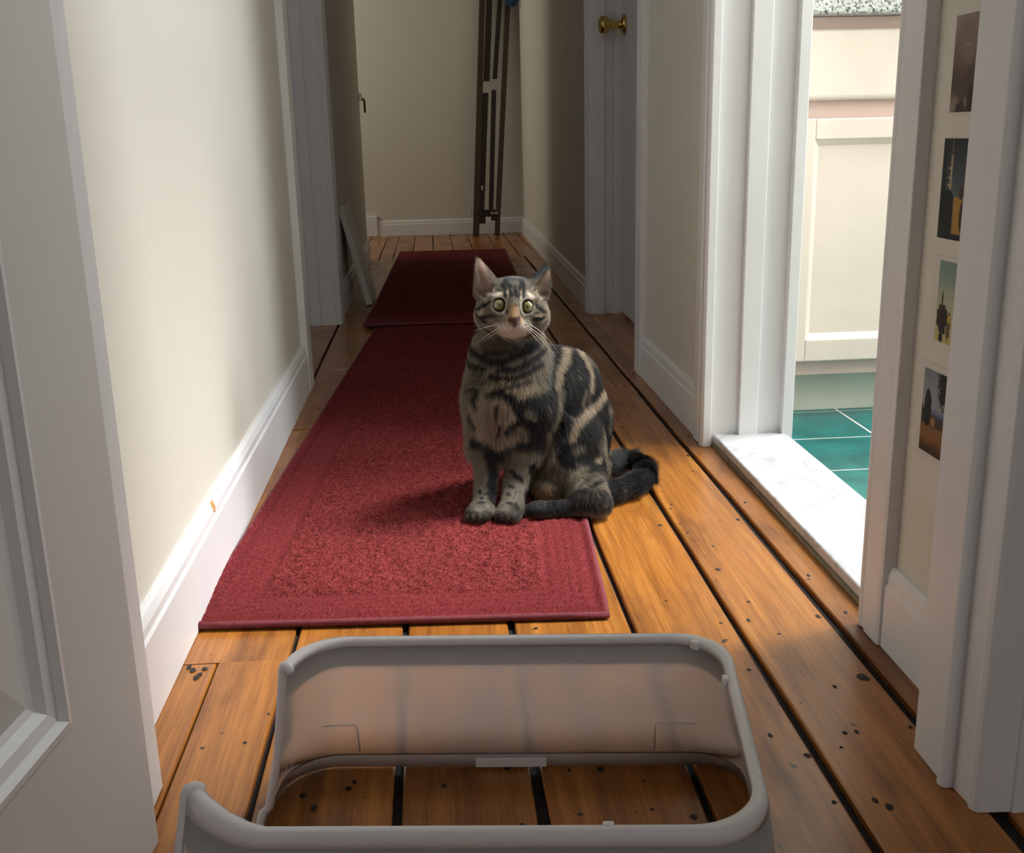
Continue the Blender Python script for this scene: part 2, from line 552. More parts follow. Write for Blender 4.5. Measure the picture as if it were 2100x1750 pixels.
# through the side doorway, the alcove and the near room
for x0, x1, y0, y1 in ((-0.475, -0.342, 2.72, 3.67), (-0.62, -0.48, 2.72, 3.67), (-0.76, -0.625, 2.72, 3.67), (-0.60, -0.475, 5.66, 7.08), (-0.73, -0.605, 5.66, 7.08),
                       (-0.475, -0.338, -0.6, 0.93), (-0.62, -0.48, -0.6, 0.83), (0.5135, 0.65, -0.6, 0.93), (0.655, 0.79, -0.6, 0.83),
                       (0.552, 0.70, 2.75, 3.71)):
    plank(x0, x1, y0, y1)
NAILS = [(-0.223, 1.016), (-0.150, 0.915), (-0.106, 0.922), (-0.101, 0.932), (-0.137, 0.894), (0.115, 0.928), (0.147, 0.927), (0.060, 0.844), (0.053, 0.939), (-0.012, 0.916), (0.185, 0.856), (0.221, 0.841), (0.354, 1.235), (0.392, 1.239), (0.419, 1.196), (0.354, 1.109), (-0.314, 1.187), (-0.303, 1.176), (-0.306, 1.168), (-0.320, 1.196), (-0.300, 1.189), (-0.206, 1.073), (0.484, 1.605), (0.388, 1.557), (0.413, 1.497), (0.397, 1.407), (0.409, 1.294), (0.486, 1.239), (0.440, 1.060), (0.480, 1.077), (0.483, 1.070), (0.415, 0.964), (0.428, 0.965), (0.401, 0.938), (0.488, 0.967), (0.359, 0.848), (0.399, 0.847), (0.408, 0.836), (0.519, 1.685), (0.519, 1.370), (0.526, 1.246), (0.335, 0.968), (0.361, 0.927), (0.398, 2.146), (0.405, 2.042), (0.392, 1.692), (0.386, 1.671), (0.385, 1.600), (0.351, 1.596), (0.396, 1.826), (0.487, 1.968), (0.488, 2.703), (0.430, 2.302), (0.396, 2.265), (-0.297, 3.074), (-0.214, 2.989), (-0.301, 2.670), (-0.288, 2.474), (-0.227, 2.365)]
rn = random.Random(5)
for _ in range(70):
    NAILS.append((rn.choice([-0.315, -0.22, 0.26, 0.35, 0.39, 0.485, 0.52, 0.53]) + rn.uniform(-0.012, 0.012), rn.uniform(2.1, 5.5)))
b = MB()
for i, (x, y) in enumerate(NAILS):
    r = rn.uniform(0.0018, 0.0042) if i != 29 else 0.008
    k = 9
    el = rn.uniform(1.0, 2.0)
    ring = [(x + r * math.cos(2 * PI * j / k) * rn.uniform(0.7, 1.2), y + el * r * math.sin(2 * PI * j / k) * rn.uniform(0.7, 1.2), 0.0002) for j in range(k)]
    b.add(ring + [(x, y, 0.0011)], [(j, (j + 1) % k, k) for j in range(k)])
o = b.build('nail_holes', M['nail'], floor_root)
o['kind'] = 'stuff'
o['label'] = 'dark nail heads and nail holes dotting the planks'

# ------------------------------------------------------------------ kitchen floor: tiles, marble threshold
kfloor = struct(empty('floor_kitchen'), 'teal glazed tile floor with pale grout')
MB().box(0.70, 2.75, 0.93, 2.84, -0.015, 0.0004).build('grout', M['grout'], kfloor)
P = 0.2105
tm = None
for i in range(-1, 7):
    for j in range(-5, 3):
        x0, y0 = 0.903 + i * P, 2.044 + j * P
        if x0 < 0.66 or x0 + P > 2.4 or y0 + P < 1.0 or y0 > 2.5:
            continue
        x0c = max(x0, 0.702)
        g = 0.003
        o = MB().box(x0c + g, x0 + P - g, y0 + g, y0 + P - g, -0.005, 0.0016).build('tile', M['tile'], kfloor, bev=0.0012)
thr = struct(empty('trim_threshold'), 'white veined marble threshold of the kitchen doorway')
MB().box(0.5535, 0.7015, 1.205, 2.035, 0.006, 0.024).build('slab', M['marble'], thr, bev=0.004, segs=3)
MB().box(0.5515, 0.7005, 1.205, 2.035, -0.012, 0.0065).build('slab_bed', M['marble_edge'], thr)

# ------------------------------------------------------------------ trim: casings, jambs, baseboards
ZC = 2.10


def trim(name, polys, label, z1=ZC, mat='trim', bev=0.0015):
    b = MB()
    for p in polys:
        b.prism(p, 0.0, z1)
    return struct(b.build(name, M[mat], bev=bev), label)


# kitchen doorway, far side: hall casing with bead, jamb return, stop, inner jamb
trim('trim_1', [
    [(0.546, 2.100), (0.530, 2.100), (0.527, 2.092), (0.527, 2.062), (0.530, 2.058), (0.530, 2.046), (0.526, 2.040), (0.526, 2.028), (0.530, 2.021), (0.546, 2.021)],
    rect(0.5455, 0.702, 2.030, 2.0455),
    rect(0.602, 0.640, 2.016, 2.0305),
    rect(0.690, 0.712, 2.012, 2.105)], 'white moulded casing and jamb at the far side of the kitchen doorway')
trim('trim_2', [
    [(0.546, 1.150), (0.529, 1.150), (0.527, 1.156), (0.527, 1.190), (0.5295, 1.194), (0.5295, 1.202), (0.527, 1.206), (0.529, 1.214), (0.546, 1.214)],
    rect(0.5455, 0.702, 1.1845, 1.205), rect(0.602, 0.640, 1.2048, 1.218), rect(0.690, 0.712, 1.12, 1.214)],
    'white moulded casing at the near side of the kitchen doorway, beside the postcards')
# white door opening further along the right wall
trim('trim_3', [rect(0.529, 0.546, 2.690, 2.760), rect(0.5455, 0.70, 2.7445, 2.762)], 'white casing edge at the near side of the white door')
trim('trim_4', [
    [(0.562, 3.775), (0.543, 3.775), (0.540, 3.768), (0.540, 3.735), (0.545, 3.728), (0.545, 3.698), (0.562, 3.698)],
    rect(0.556, 0.60, 3.692, 3.722), rect(0.60, 0.632, 3.700, 3.722), rect(0.632, 0.655, 3.688, 3.722)],
    'white casing and jamb at the far side of the white door')
# side doorway on the left wall
trim('trim_5', [rect(-0.346, -0.327, 2.655, 2.738), rect(-0.465, -0.345, 2.7345, 2.750)], 'white casing edge at the near side of the side doorway')
trim('trim_6', [
    [(-0.346, 3.745), (-0.326, 3.745), (-0.322, 3.735), (-0.322, 3.70), (-0.326, 3.668), (-0.326, 3.652), (-0.346, 3.652)],
    rect(-0.396, -0.345, 3.645, 3.6605), rect(-0.432, -0.396, 3.640, 3.6605), rect(-0.468, -0.432, 3.652, 3.662)],
    'white casing and jamb at the far side of the side doorway')
# frame of the doorway we look through, right side
trim('trim_7', [
    [(0.56, 0.948), (0.4825, 0.944), (0.474, 0.928), (0.474, 0.868), (0.56, 0.868)],
    [(0.56, 0.868), (0.4725, 0.872), (0.4690, 0.868), (0.4690, 0.862), (0.4725, 0.858), (0.56, 0.858)],
    [(0.56, 0.859), (0.4805, 0.859), (0.4825, 0.830), (0.56, 0.830)],
    [(0.60, 0.832), (0.4815, 0.832), (0.4800, 0.826), (0.4815, 0.820), (0.486, 0.8175), (0.515, 0.816), (0.516, 0.8135), (0.60, 0.8135)]],
    'white moulded door frame in the near corner', bev=0.001)
trim('trim_8', [rect(-0.345, -0.292, 0.86, 0.945)], 'white door frame behind the open panel door')


def baseboard(name, p0, p1, out, h=0.115, th=0.014, label=None):
    prof = [(0, 0), (th, 0), (th, h - 0.026), (th - 0.003, h - 0.022), (th - 0.003, h - 0.012), (th * 0.55, h - 0.003), (th * 0.3, h), (0, h)]
    b = MB().sweep(prof, p0, p1, out)
    return struct(b.build(name, M['trim']), label)


bb = baseboard('baseboard_left', (XL, 0.94, 0), (XL, 2.656, 0), (1, 0, 0), 0.120, 0.016, 'white baseboard along the lit hall wall, paint chipped')
MB().add([(XL + 0.0135, 1.462, 0.108), (XL + 0.0085, 1.468, 0.119), (XL + 0.0085, 1.482, 0.119), (XL + 0.0135, 1.476, 0.110), (XL + 0.0142, 1.470, 0.103), (XL + 0.0115, 1.471, 0.1135)],
         [(0, 1, 5), (1, 2, 5), (2, 3, 5), (3, 4, 5), (4, 0, 5)]).build('paint_chip', M['chip'], bb)
baseboard('baseboard_left_far', (XL, 3.745, 0), (XL, 5.66, 0), (1, 0, 0), 0.11, 0.014)
baseboard('baseboard_right', (XR, 2.10, 0), (XR, 2.690, 0), (-1, 0, 0), 0.105, 0.013, 'white baseboard between the white door and the kitchen doorway')
baseboard('baseboard_right_near', (XR, 0.945, 0), (XR, 1.150, 0), (-1, 0, 0), 0.105, 0.013, 'short white baseboard below the postcards')
baseboard('baseboard_right_far', (0.5606, 3.775, 0), (0.600, 7.08, 0), (-1, 0.0, 0), 0.105, 0.013, 'white baseboard along the far right hall wall')
baseboard('baseboard_end', (-0.352, 7.08, 0), (0.60, 7.08, 0), (0, -1, 0), 0.100, 0.014, 'white baseboard along the end wall')
struct(MB().prism([(-0.56, 7.08), (-0.56, 7.052), (-0.362, 7.052), (-0.352, 7.06), (-0.352, 7.08)], 0, 0.133).build('trim_plinth', M['trim'], bev=0.004), 'white plinth block at the foot of the end wall')

# ------------------------------------------------------------------ open panel door in the near corner
dang = math.radians(7.0)
door1 = struct(empty('door_1', (-0.27, 0.841, 0.0), -dang), 'white panelled door standing open in the near corner')
# local frame: x = 0 is the visible face, the leaf runs along -y from the hinge edge
DW, DH, DT = 0.76, 2.03, 0.036
ST = 0.122
b = MB()
zs = [(0.012, 0.205), (0.90, 1.06), (1.90, DH)]
b.box(-DT, 0, -ST, 0, 0.012, DH)
b.box(-DT, 0, -DW, -DW + ST, 0.012, DH)
for z0, z1 in zs:
    b.box(-DT, 0, -DW + ST, -ST, z0, z1)
b.build('stile_and_rail_frame', M['door'], door1)
for z0, z1 in ((0.205, 0.90), (1.06, 1.90)):
    pm = MB()
    y0, y1 = -DW + ST, -ST
    # moulding ring, sloping from the face down to the panel
    steps = [(0.0, 0.003), (0.006, 0.004), (0.010, -0.002), (0.020, -0.004), (0.026, -0.010), (0.032, -0.012)]
    vs, fs = [], []
    for d_, x_ in steps:
        vs += [(x_, y0 + d_, z0 + d_), (x_, y1 - d_, z0 + d_), (x_, y1 - d_, z1 - d_), (x_, y0 + d_, z1 - d_)]
    for s in range(len(steps) - 1):
        for k in range(4):
            fs.append((s * 4 + k, s * 4 + (k + 1) % 4, s * 4 + 4 + (k + 1) % 4, s * 4 + 4 + k))
    pm.add(vs, fs)
    pm.build('panel_moulding', M['trim'], door1)
    pp = MB()
    d1, d2 = 0.032, 0.075
    vs = [(-0.012, y0 + d1, z0 + d1), (-0.012, y1 - d1, z0 + d1), (-0.012, y1 - d1, z1 - d1), (-0.012, y0 + d1, z1 - d1),
          (-0.006, y0 + d2, z0 + d2), (-0.006, y1 - d2, z0 + d2), (-0.006, y1 - d2, z1 - d2), (-0.006, y0 + d2, z1 - d2)]
    pp.add(vs, [(0, 1, 5, 4), (1, 2, 6, 5), (2, 3, 7, 6), (3, 0, 4, 7), (4, 5, 6, 7)])
    pp.build('door_panel', M['door'], door1)

# ------------------------------------------------------------------ closed white door with brass knob on the right wall
door2 = struct(empty('door_2', (0.655, 3.69, 0.0)), 'closed white door with a brass knob')
MB().box(0.0, 0.036, -0.930, -0.002, 0.012, 2.05).build('leaf', M['door'], door2, bev=0.002)
b = MB().lathe([(0.0001, 0.0), (0.031, 0.0), (0.033, 0.002), (0.033, 0.005), (0.028, 0.009), (0.016, 0.012), (0.013, 0.016), (0.0125, 0.026), (0.0155, 0.030),
                (0.0165, 0.033), (0.0145, 0.037), (0.019, 0.042), (0.0265, 0.049), (0.0285, 0.058), (0.0270, 0.066), (0.021, 0.069), (0.0205, 0.0675), (0.0001, 0.0665)],
               (0.0, -0.062, 0.962), (-1, 0, 0), 32)
b.v = [(x * 1.22, y, z) for x, y, z in b.v]
kn = b.build('door_knob', M['brass'], door2, smooth=True)
kn['label'] = 'polished brass door knob'

# ------------------------------------------------------------------ burgundy runner rugs
def rug(name, W, Lg, step, loc, rz, th, seed, label, fold=None):
    root = empty(name, loc, rz)
    nx, ny = int(W / step), int(Lg / step)
    u = np.linspace(0, W, nx + 1)
    v = np.linspace(0, Lg, ny + 1)
    U, V = np.meshgrid(u, v)
    d = np.minimum(np.minimum(U, W - U), np.minimum(V, Lg - V))
    r = np.random.default_rng(seed)
    Z = np.full(U.shape, th)
    Z -= 0.0048 * np.exp(-((d - 0.014) / 0.0042) ** 2)                       # groove beside the bound edge
    ribs = np.where(np.minimum(U, W - U) < np.minimum(V, Lg - V), U, V)
    band = (d > 0.018) & (d < 0.078)
    Z += np.where(band, -0.0008 + 0.0008 * np.sin(ribs * 2 * PI / 0.0125), 0)
    Z -= 0.0032 * np.exp(-((d - 0.080) / 0.004) ** 2)
    ins = d > 0.086
    a, c = (U - W / 2), V
    dia = np.abs(((a + c * 0.55) / 0.16) % 1 - 0.5)
    dib = np.abs(((a - c * 0.55) / 0.16) % 1 - 0.5)
    leaf = np.minimum(dia, dib)
    pat = np.exp(-(leaf / 0.05) ** 2)
    nz = r.normal(0, 1, U.shape)
    sm = nz.copy()
    for _ in range(1):
        sm = (sm + np.roll(sm, 1, 0) + np.roll(sm, 1, 1) + np.roll(sm, -1, 0) + np.roll(sm, -1, 1)) / 5
    sm2 = r.normal(0, 1, U.shape)
    for _ in range(6):
        sm2 = (sm2 + np.roll(sm2, 1, 0) + np.roll(sm2, 1, 1) + np.roll(sm2, -1, 0) + np.roll(sm2, -1, 1)) / 5
    Z += np.where(ins, 0.0034 * sm + 0.0022 * sm2 * 2 - 0.0022 * pat * (0.5 + 0.5 * np.clip(sm2 * 4, -1, 1)), 0.0010 * sm)
    Z *= np.where(d < 0.002, 0.55, 1.0)
    if fold is not None:
        Z += fold(U, V)
    co = np.stack([U, V, Z], -1).reshape(-1, 3)
    idx = np.arange((nx + 1) * (ny + 1)).reshape(ny + 1, nx + 1)
    q = np.stack([idx[:-1, :-1], idx[:-1, 1:], idx[1:, 1:], idx[1:, :-1]], -1).reshape(-1, 4)
    me = bpy.data.meshes.new('pile')
    me.from_pydata(co.tolist(), [], q.tolist())
    me.polygons.foreach_set('use_smooth', [True] * len(me.polygons))
    at_ = me.attributes.new('inner', 'FLOAT', 'POINT')
    at_.data.foreach_set('value', np.clip((d - 0.076) / 0.012, 0, 1).astype(np.float32).ravel())
    me.materials.append(M['rug'])
    o = bpy.data.objects.new('pile', me)
    COL.objects.link(o); o.parent = root
    zf = (lambda x, y: float(fold(np.array(x), np.array(y)))) if fold is not None else (lambda x, y: 0.0)
    bd = MB()
    e = 0.003
    pts = []
    for (x0, y0), (x1, y1) in (((e, e), (W - e, e)), ((W - e, e), (W - e, Lg - e)), ((W - e, Lg - e), (e, Lg - e)), ((e, Lg - e), (e, e))):
        k = max(2, int(math.hypot(x1 - x0, y1 - y0) / 0.05))
        for i in range(k):
            x, y = x0 + (x1 - x0) * i / k, y0 + (y1 - y0) * i / k
            pts.append((x, y, 0.0052 + zf(x, y)))
    pts.append(pts[0])
    bd.tube(pts, 0.0050, 8)
    bd.build('binding', M['binding'], root, smooth=True)
    ub = MB().box(0.004, W - 0.004, 0.004, Lg - 0.004, 0.0005, 0.003)
    tag(root, label, 'rug', 'burgundy runner rugs in the hall')
    return root


rug('runner_rug', 0.557, 2.33, 0.004, (-0.344, 1.296, 0.0008), math.radians(-3.55), 0.0100, 3, 'burgundy runner rug that the cat sits on')
rug('runner_rug', 0.590, 2.43, 0.009, (-0.246, 3.530, 0.0115), math.radians(-1.4), 0.0100, 4, 'burgundy runner rug at the far end of the hall, overlapping the nearer one',
    fold=lambda U, V: -0.0105 * np.clip((V - 0.12) / 0.35, 0, 1))

# ------------------------------------------------------------------ kitchen cabinet and counter
cab = empty('kitchen_cabinet', (0.735, 2.20, 0.0))
tag(cab, 'cream kitchen base cabinet with drawer and panel door beyond the marble threshold', 'cabinet')
CW = 0.86
b = MB().box(0.0, CW, 0.022, 0.60, 0.095, 0.838)
b.build('body', M['cab_frame'], cab, bev=0.001)
MB().box(0.0, CW, 0.072, 0.55, 0.0, 0.096).build('toe_kick', M['kick'], cab)
for k in range(2):
    x0 = 0.022 + k * 0.42
    x1 = x0 + 0.395
    dr = MB().box(x0, x1, 0.0, 0.0215, 0.676, 0.813).build('drawer', M['cab'], cab, bev=0.009, segs=3)
    z0, z1, st = 0.130, 0.640, 0.040
    fr_ = MB()
    fr_.box(x0, x0 + st, 0.0, 0.0215, z0, z1); fr_.box(x1 - st, x1, 0.0, 0.0215, z0, z1)
    fr_.box(x0 + st, x1 - st, 0.0, 0.0215, z0, z0 + 0.048); fr_.box(x0 + st, x1 - st, 0.0, 0.0215, z1 - 0.042, z1)
    dd = fr_.build('door', M['cab'], cab, bev=0.0025)
    pn = MB()
    a0, a1, b0, b1 = x0 + st, x1 - st, z0 + 0.048, z1 - 0.042
    w_ = 0.012
    pn.add([(a0, 0.002, b0), (a1, 0.002, b0), (a1, 0.002, b1), (a0, 0.002, b1), (a0 + w_, 0.014, b0 + w_), (a1 - w_, 0.014, b0 + w_), (a1 - w_, 0.014, b1 - w_), (a0 + w_, 0.014, b1 - w_)],
           [(0, 1, 5, 4), (1, 2, 6, 5), (2, 3, 7, 6), (3, 0, 4, 7), (4, 5, 6, 7)])
    pn.build('door_panel', M['cab'], dd)
ct = MB().box(0.0, CW + 0.02, -0.028, 0.61, 0.0, 0.036).build('countertop', M['granite'], bev=0.006, segs=3)
ct.location = (0.725, 2.20, 0.8385)
tag(ct, 'speckled grey granite worktop on the cream cabinet', 'countertop')

# ------------------------------------------------------------------ four postcards on the wall strip
def picture_mat(name, kind):
    m, nt, b = new_mat(name)
    tc = N(nt, 'ShaderNodeTexCoord')
    sx = N(nt, 'ShaderNodeSeparateXYZ')
    L(nt, tc.outputs['UV'], sx.inputs[0])
    u, v = sx.outputs[0], sx.outputs[1]

    def sstep(s, a, c):
        mr = N(nt, 'ShaderNodeMapRange', interpolation_type='SMOOTHSTEP')
        mr.inputs['From Min'].default_value, mr.inputs['From Max'].default_value = a, c
        L(nt, s, mr.inputs['Value'])
        return mr.outputs[0]

    def mul(a, c, op='MULTIPLY'):
        n = N(nt, 'ShaderNodeMath', operation=op)
        for i, q in enumerate((a, c)):
            if isinstance(q, (int, float)):
                n.inputs[i].default_value = q
            else:
                L(nt, q, n.inputs[i])
        return n.outputs[0]

    def boxm(u0, u1, v0, v1, e=0.006):
        return mul(mul(sstep(u, u0 - e, u0 + e), sstep(u, u1 + e, u1 - e)), mul(sstep(v, v0 - e, v0 + e), sstep(v, v1 + e, v1 - e)))

    def ell(cu, cv, ru, rv, e=0.15, wob=0.0):
        du = mul(mul(u, cu, 'SUBTRACT'), 1 / ru)
        dv = mul(mul(v, cv, 'SUBTRACT'), 1 / rv)
        r2 = mul(mul(du, du), mul(dv, dv), 'ADD')
        if wob:
            nn = noise(nt, tc.outputs['UV'], 22, 3)
            r2 = mul(r2, mul(mul(nn, 0.5, 'SUBTRACT'), wob), 'ADD')
        return sstep(r2, 1 + e, 1 - e)
    nz = noise(nt, tc.outputs['UV'], 9, 4)
    white = (0.66, 0.63, 0.58)
    if kind == 0:                                    # sepia photograph
        c = ramp(nt, v, [(0.0, (0.10, 0.055, 0.04)), (0.35, (0.085, 0.05, 0.036)), (0.75, (0.22, 0.15, 0.115)), (1.0, (0.30, 0.23, 0.19))])
        c = mixc(nt, 0.5, c, ramp(nt, nz, [(0.3, (0.6, 0.6, 0.6)), (0.7, (1.25, 1.2, 1.2))]), 'MULTIPLY')
        c = mixc(nt, ell(0.21, 0.70, 0.10, 0.20, 0.7), c, (0.22, 0.16, 0.125))
        c = mixc(nt, boxm(0.17, 0.24, 0.665, 0.680, 0.014), c, (0.40, 0.32, 0.27))
        c = mixc(nt, ell(0.33, 0.12, 0.09, 0.15, 0.3, 1.0), c, (0.022, 0.012, 0.010))
        c = mixc(nt, ell(0.05, 0.03, 0.10, 0.16, 0.9, 2.0), c, (0.26, 0.20, 0.165))
        c = mixc(nt, ell(0.17, 0.06, 0.08, 0.07, 0.5, 2.5), c, (0.035, 0.018, 0.014))
        c = mixc(nt, ell(0.235, 0.12, 0.020, 0.05, 0.6, 1.5), c, (0.22, 0.16, 0.13))
        mrg = (0.018, 0.982, 0.030, 0.970)
    elif kind == 1:                                  # night scene, tower and golden wall
        c = ramp(nt, v, [(0.0, (0.004, 0.004, 0.006)), (0.42, (0.10, 0.115, 0.13)), (0.62, (0.055, 0.07, 0.085)), (1.0, (0.004, 0.005, 0.010))])
        c = mixc(nt, sstep(u, 0.16, 0.02), c, (0.006, 0.006, 0.010))
        c = mixc(nt, boxm(0.125, 0.150, 0.50, 0.84), c, (0.42, 0.33, 0.22))
        c = mixc(nt, boxm(0.132, 0.140, 0.80, 0.99), c, (0.25, 0.2, 0.14))
        for z_ in (0.53, 0.605, 0.70):
            c = mixc(nt, boxm(0.09, 0.155, z_, z_ + 0.018), c, (0.46, 0.33, 0.18))
        c = mixc(nt, boxm(0.205, 0.36, 0.06, 0.43), c, (0.40, 0.215, 0.04))
        c = mixc(nt, ell(0.345, 0.24, 0.045, 0.16, 0.1), c, (0.05, 0.018, 0.010))
        c = mixc(nt, ell(0.305, 0.47, 0.035, 0.065, 0.1), c, (0.055, 0.020, 0.014))
        c = mixc(nt, boxm(0.0, 0.195, 0.0, 0.42), c, (0.004, 0.004, 0.004))
        c = mixc(nt, ell(0.11, 0.42, 0.085, 0.07, 0.1), c, (0.004, 0.004, 0.004))
        mrg = (-1, 2, -1, 2)
    elif kind == 2:                                  # pale green sky over yellow ground
        c = ramp(nt, v, [(0.0, (0.50, 0.43, 0.13)), (0.30, (0.50, 0.46, 0.25)), (0.55, (0.42, 0.45, 0.33)), (0.8, (0.22, 0.32, 0.28)), (1.0, (0.20, 0.27, 0.27))])
        c = mixc(nt, ell(0.20, 0.31, 0.085, 0.17, 0.2, 2.2), c, (0.018, 0.010, 0.008))
        c = mixc(nt, ell(0.185, 0.52, 0.012, 0.10, 0.3, 1.5), c, (0.03, 0.022, 0.012))
        c = mixc(nt, ell(0.30, 0.25, 0.030, 0.16, 0.3, 1.5), c, (0.12, 0.08, 0.04))
        c = mixc(nt, ell(0.30, 0.33, 0.02, 0.04, 0.3), c, (0.55, 0.38, 0.04))
        c = mixc(nt, ell(0.20, 0.10, 0.032, 0.05, 0.2, 1.0), c, (0.012, 0.008, 0.006))
        mrg = (0.105, 0.90, 0.05, 0.95)
    else:                                            # landscape with trees
        c = ramp(nt, v, [(0.0, (0.030, 0.018, 0.012)), (0.12, (0.05, 0.025, 0.012)), (0.24, (0.26, 0.12, 0.035)), (0.34, (0.24, 0.12, 0.04)), (0.38, (0.06, 0.045, 0.035)),
                         (0.47, (0.05, 0.06, 0.07)), (0.50, (0.10, 0.15, 0.25)), (0.56, (0.30, 0.32, 0.36)), (0.8, (0.26, 0.27, 0.29)), (1.0, (0.15, 0.19, 0.25))])
        c = mixc(nt, 0.4, c, ramp(nt, nz, [(0.3, (0.6, 0.6, 0.6)), (0.7, (1.3, 1.3, 1.3))]), 'MULTIPLY')
        c = mixc(nt, ell(0.175, 0.53, 0.055, 0.20, 0.15, 1.2), c, (0.008, 0.009, 0.006))
        c = mixc(nt, ell(0.06, 0.46, 0.06, 0.10, 0.2, 1.2), c, (0.010, 0.011, 0.008))
        c = mixc(nt, boxm(0.235, 0.30, 0.37, 0.45, 0.01), c, (0.33, 0.16, 0.055))
        c = mixc(nt, ell(0.40, 0.84, 0.09, 0.25, 0.4, 3.4), c, (0.012, 0.012, 0.007))
        mrg = (0.085, 0.915, 0.07, 0.93)
    if mrg[0] > 0:
        c = mixc(nt, boxm(mrg[0], mrg[1], mrg[2], mrg[3], 0.003), white, c)
    L(nt, c, b.inputs['Base Color'])
    b.inputs['Roughness'].default_value = 0.35
    return m


CARDS = [(1.114, 0.731, 0.630, 0, 'sepia portrait postcard, topmost on the wall strip', 0.0),
         (1.1155, 0.607, 0.504, 1, 'dark night scene postcard with a tower, second from the top', -0.004),
         (1.118, 0.486, 0.389, 2, 'pale green and yellow postcard with white border, third from the top', -0.006),
         (1.130, 0.368, 0.258, 3, 'landscape postcard with dark trees, lowest on the wall strip', -0.008)]
for yl, zt, zb, k, lab, tilt in CARDS:
    hh = zt - zb
    ww = 0.148 if k != 3 else 0.152
    me = bpy.data.meshes.new('postcard')
    t_ = 0.0006
    x_ = 0.0
    # visible face towards -x; u runs towards the viewer (-y)
    vs = [(-t_, 0, 0), (-t_, -ww, 0), (-t_, -ww, hh), (-t_, 0, hh), (0, 0, 0), (0, -ww, 0), (0, -ww, hh), (0, 0, hh)]
    fs = [(3, 2, 1, 0), (4, 5, 6, 7), (0, 1, 5, 4), (1, 2, 6, 5), (2, 3, 7, 6), (3, 0, 4, 7)]
    me.from_pydata(vs, [], [f_[::-1] for f_ in fs])
    uv = me.uv_layers.new()
    for lp in me.loops:
        p = me.vertices[lp.vertex_index].co
        uv.data[lp.index].uv = (-p.y / ww, p.z / hh)
    me.materials.append(picture_mat('postcard_print_%s' % 'abcd'[k], k))
    o = bpy.data.objects.new('postcard', me)
    COL.objects.link(o)
    o.location = (XR - 0.0004, yl, zb)
    tag(o, lab, 'postcard', 'postcards on the wall strip')

# ------------------------------------------------------------------ folded stand against the end wall
st = empty('folding_stand', (0.30, 6.90, 0.0))
tag(st, 'folded dark brown stand with two long legs leaning on the end wall', 'stand')


def bar(p0, p1, w0, w1, th, name, mat):
    """flat bar from p0 to p1 facing the viewer"""
    p0, p1 = Vector(p0), Vector(p1)
    b_ = MB()
    vs = []
    for p, w_ in ((p0, w0), (p1, w1)):
        vs += [p + Vector((-w_ / 2, -th / 2, 0)), p + Vector((w_ / 2, -th / 2, 0)), p + Vector((w_ / 2, th / 2, 0)), p + Vector((-w_ / 2, th / 2, 0))]
    b_.add(vs, [(3, 2, 1, 0), (4, 5, 6, 7), (0, 1, 5, 4), (1, 2, 6, 5), (2, 3, 7, 6), (3, 0, 4, 7)])
    return b_.build(name, M[mat], st, bev=0.003)


YT = 0.14
bar((-0.021, 0, 0.0), (0.082, YT, 1.66), 0.041, 0.036, 0.03, 'leg', 'stand')
bar((0.116, 0.0, 0.0), (0.246, YT, 1.66), 0.032, 0.034, 0.03, 'leg', 'stand')
bar((0.020, 0.015, 0.16), (0.070, 0.075, 0.885), 0.038, 0.038, 0.022, 'lower_slat', 'stand_dark')
bar((0.082, 0.015, 0.16), (0.124, 0.075, 0.902), 0.030, 0.030, 0.022, 'lower_slat', 'stand_dark')
bar((0.080, 0.085, 0.955), (0.124, 0.13, 1.62), 0.039, 0.039, 0.022, 'upper_slat', 'stand_dark')
bar((0.132, 0.085, 0.968), (0.196, 0.13, 1.62), 0.030, 0.028, 0.022, 'upper_slat', 'stand_dark')
b = MB().prism([(0.0, -0.018), (0.115, -0.018), (0.115, 0.02), (0.0, 0.02)], 0.122, 0.165)
b.prism([(0.0, -0.018), (0.044, -0.018), (0.044, 0.02), (0.0, 0.02)], 0.078, 0.123)
b.prism([(0.080, -0.018), (0.115, -0.018), (0.115, 0.02), (0.080, 0.02)], 0.095, 0.123)
b.build('bracket', M['stand_dark'], st, bev=0.004)
for (x, z, w_, h_) in ((0.078, 0.137, 0.018, 0.014), (0.101, 0.137, 0.022, 0.014), (0.022, 0.288, 0.012, 0.030), (0.054, 0.285, 0.012, 0.034)):
    MB().box(x, x + w_, -0.0275 + 0.02 * (z > 0.2), -0.012 + 0.02 * (z > 0.2), z, z + h_).build('clip', M['steel'], st, bev=0.002)
wn = MB()
wn.tube([(-0.040, 0.0, 0.146), (-0.052, 0.0, 0.146)], 0.006, 8)
for s in (-1, 1):
    wn.tube([(-0.048, 0, 0.146), (-0.055, 0, 0.146 + s * 0.010), (-0.060, 0, 0.146 + s * 0.020), (-0.052, 0, 0.146 + s * 0.022)], [0.005, 0.005, 0.0055, 0.003], 8)
wn.build('wing_nut', M['steel'], st, smooth=True)
MB().box(0.075, 0.255, YT - 0.02, YT + 0.02, 1.62, 1.67).build('head', M['stand'], st, bev=0.004)

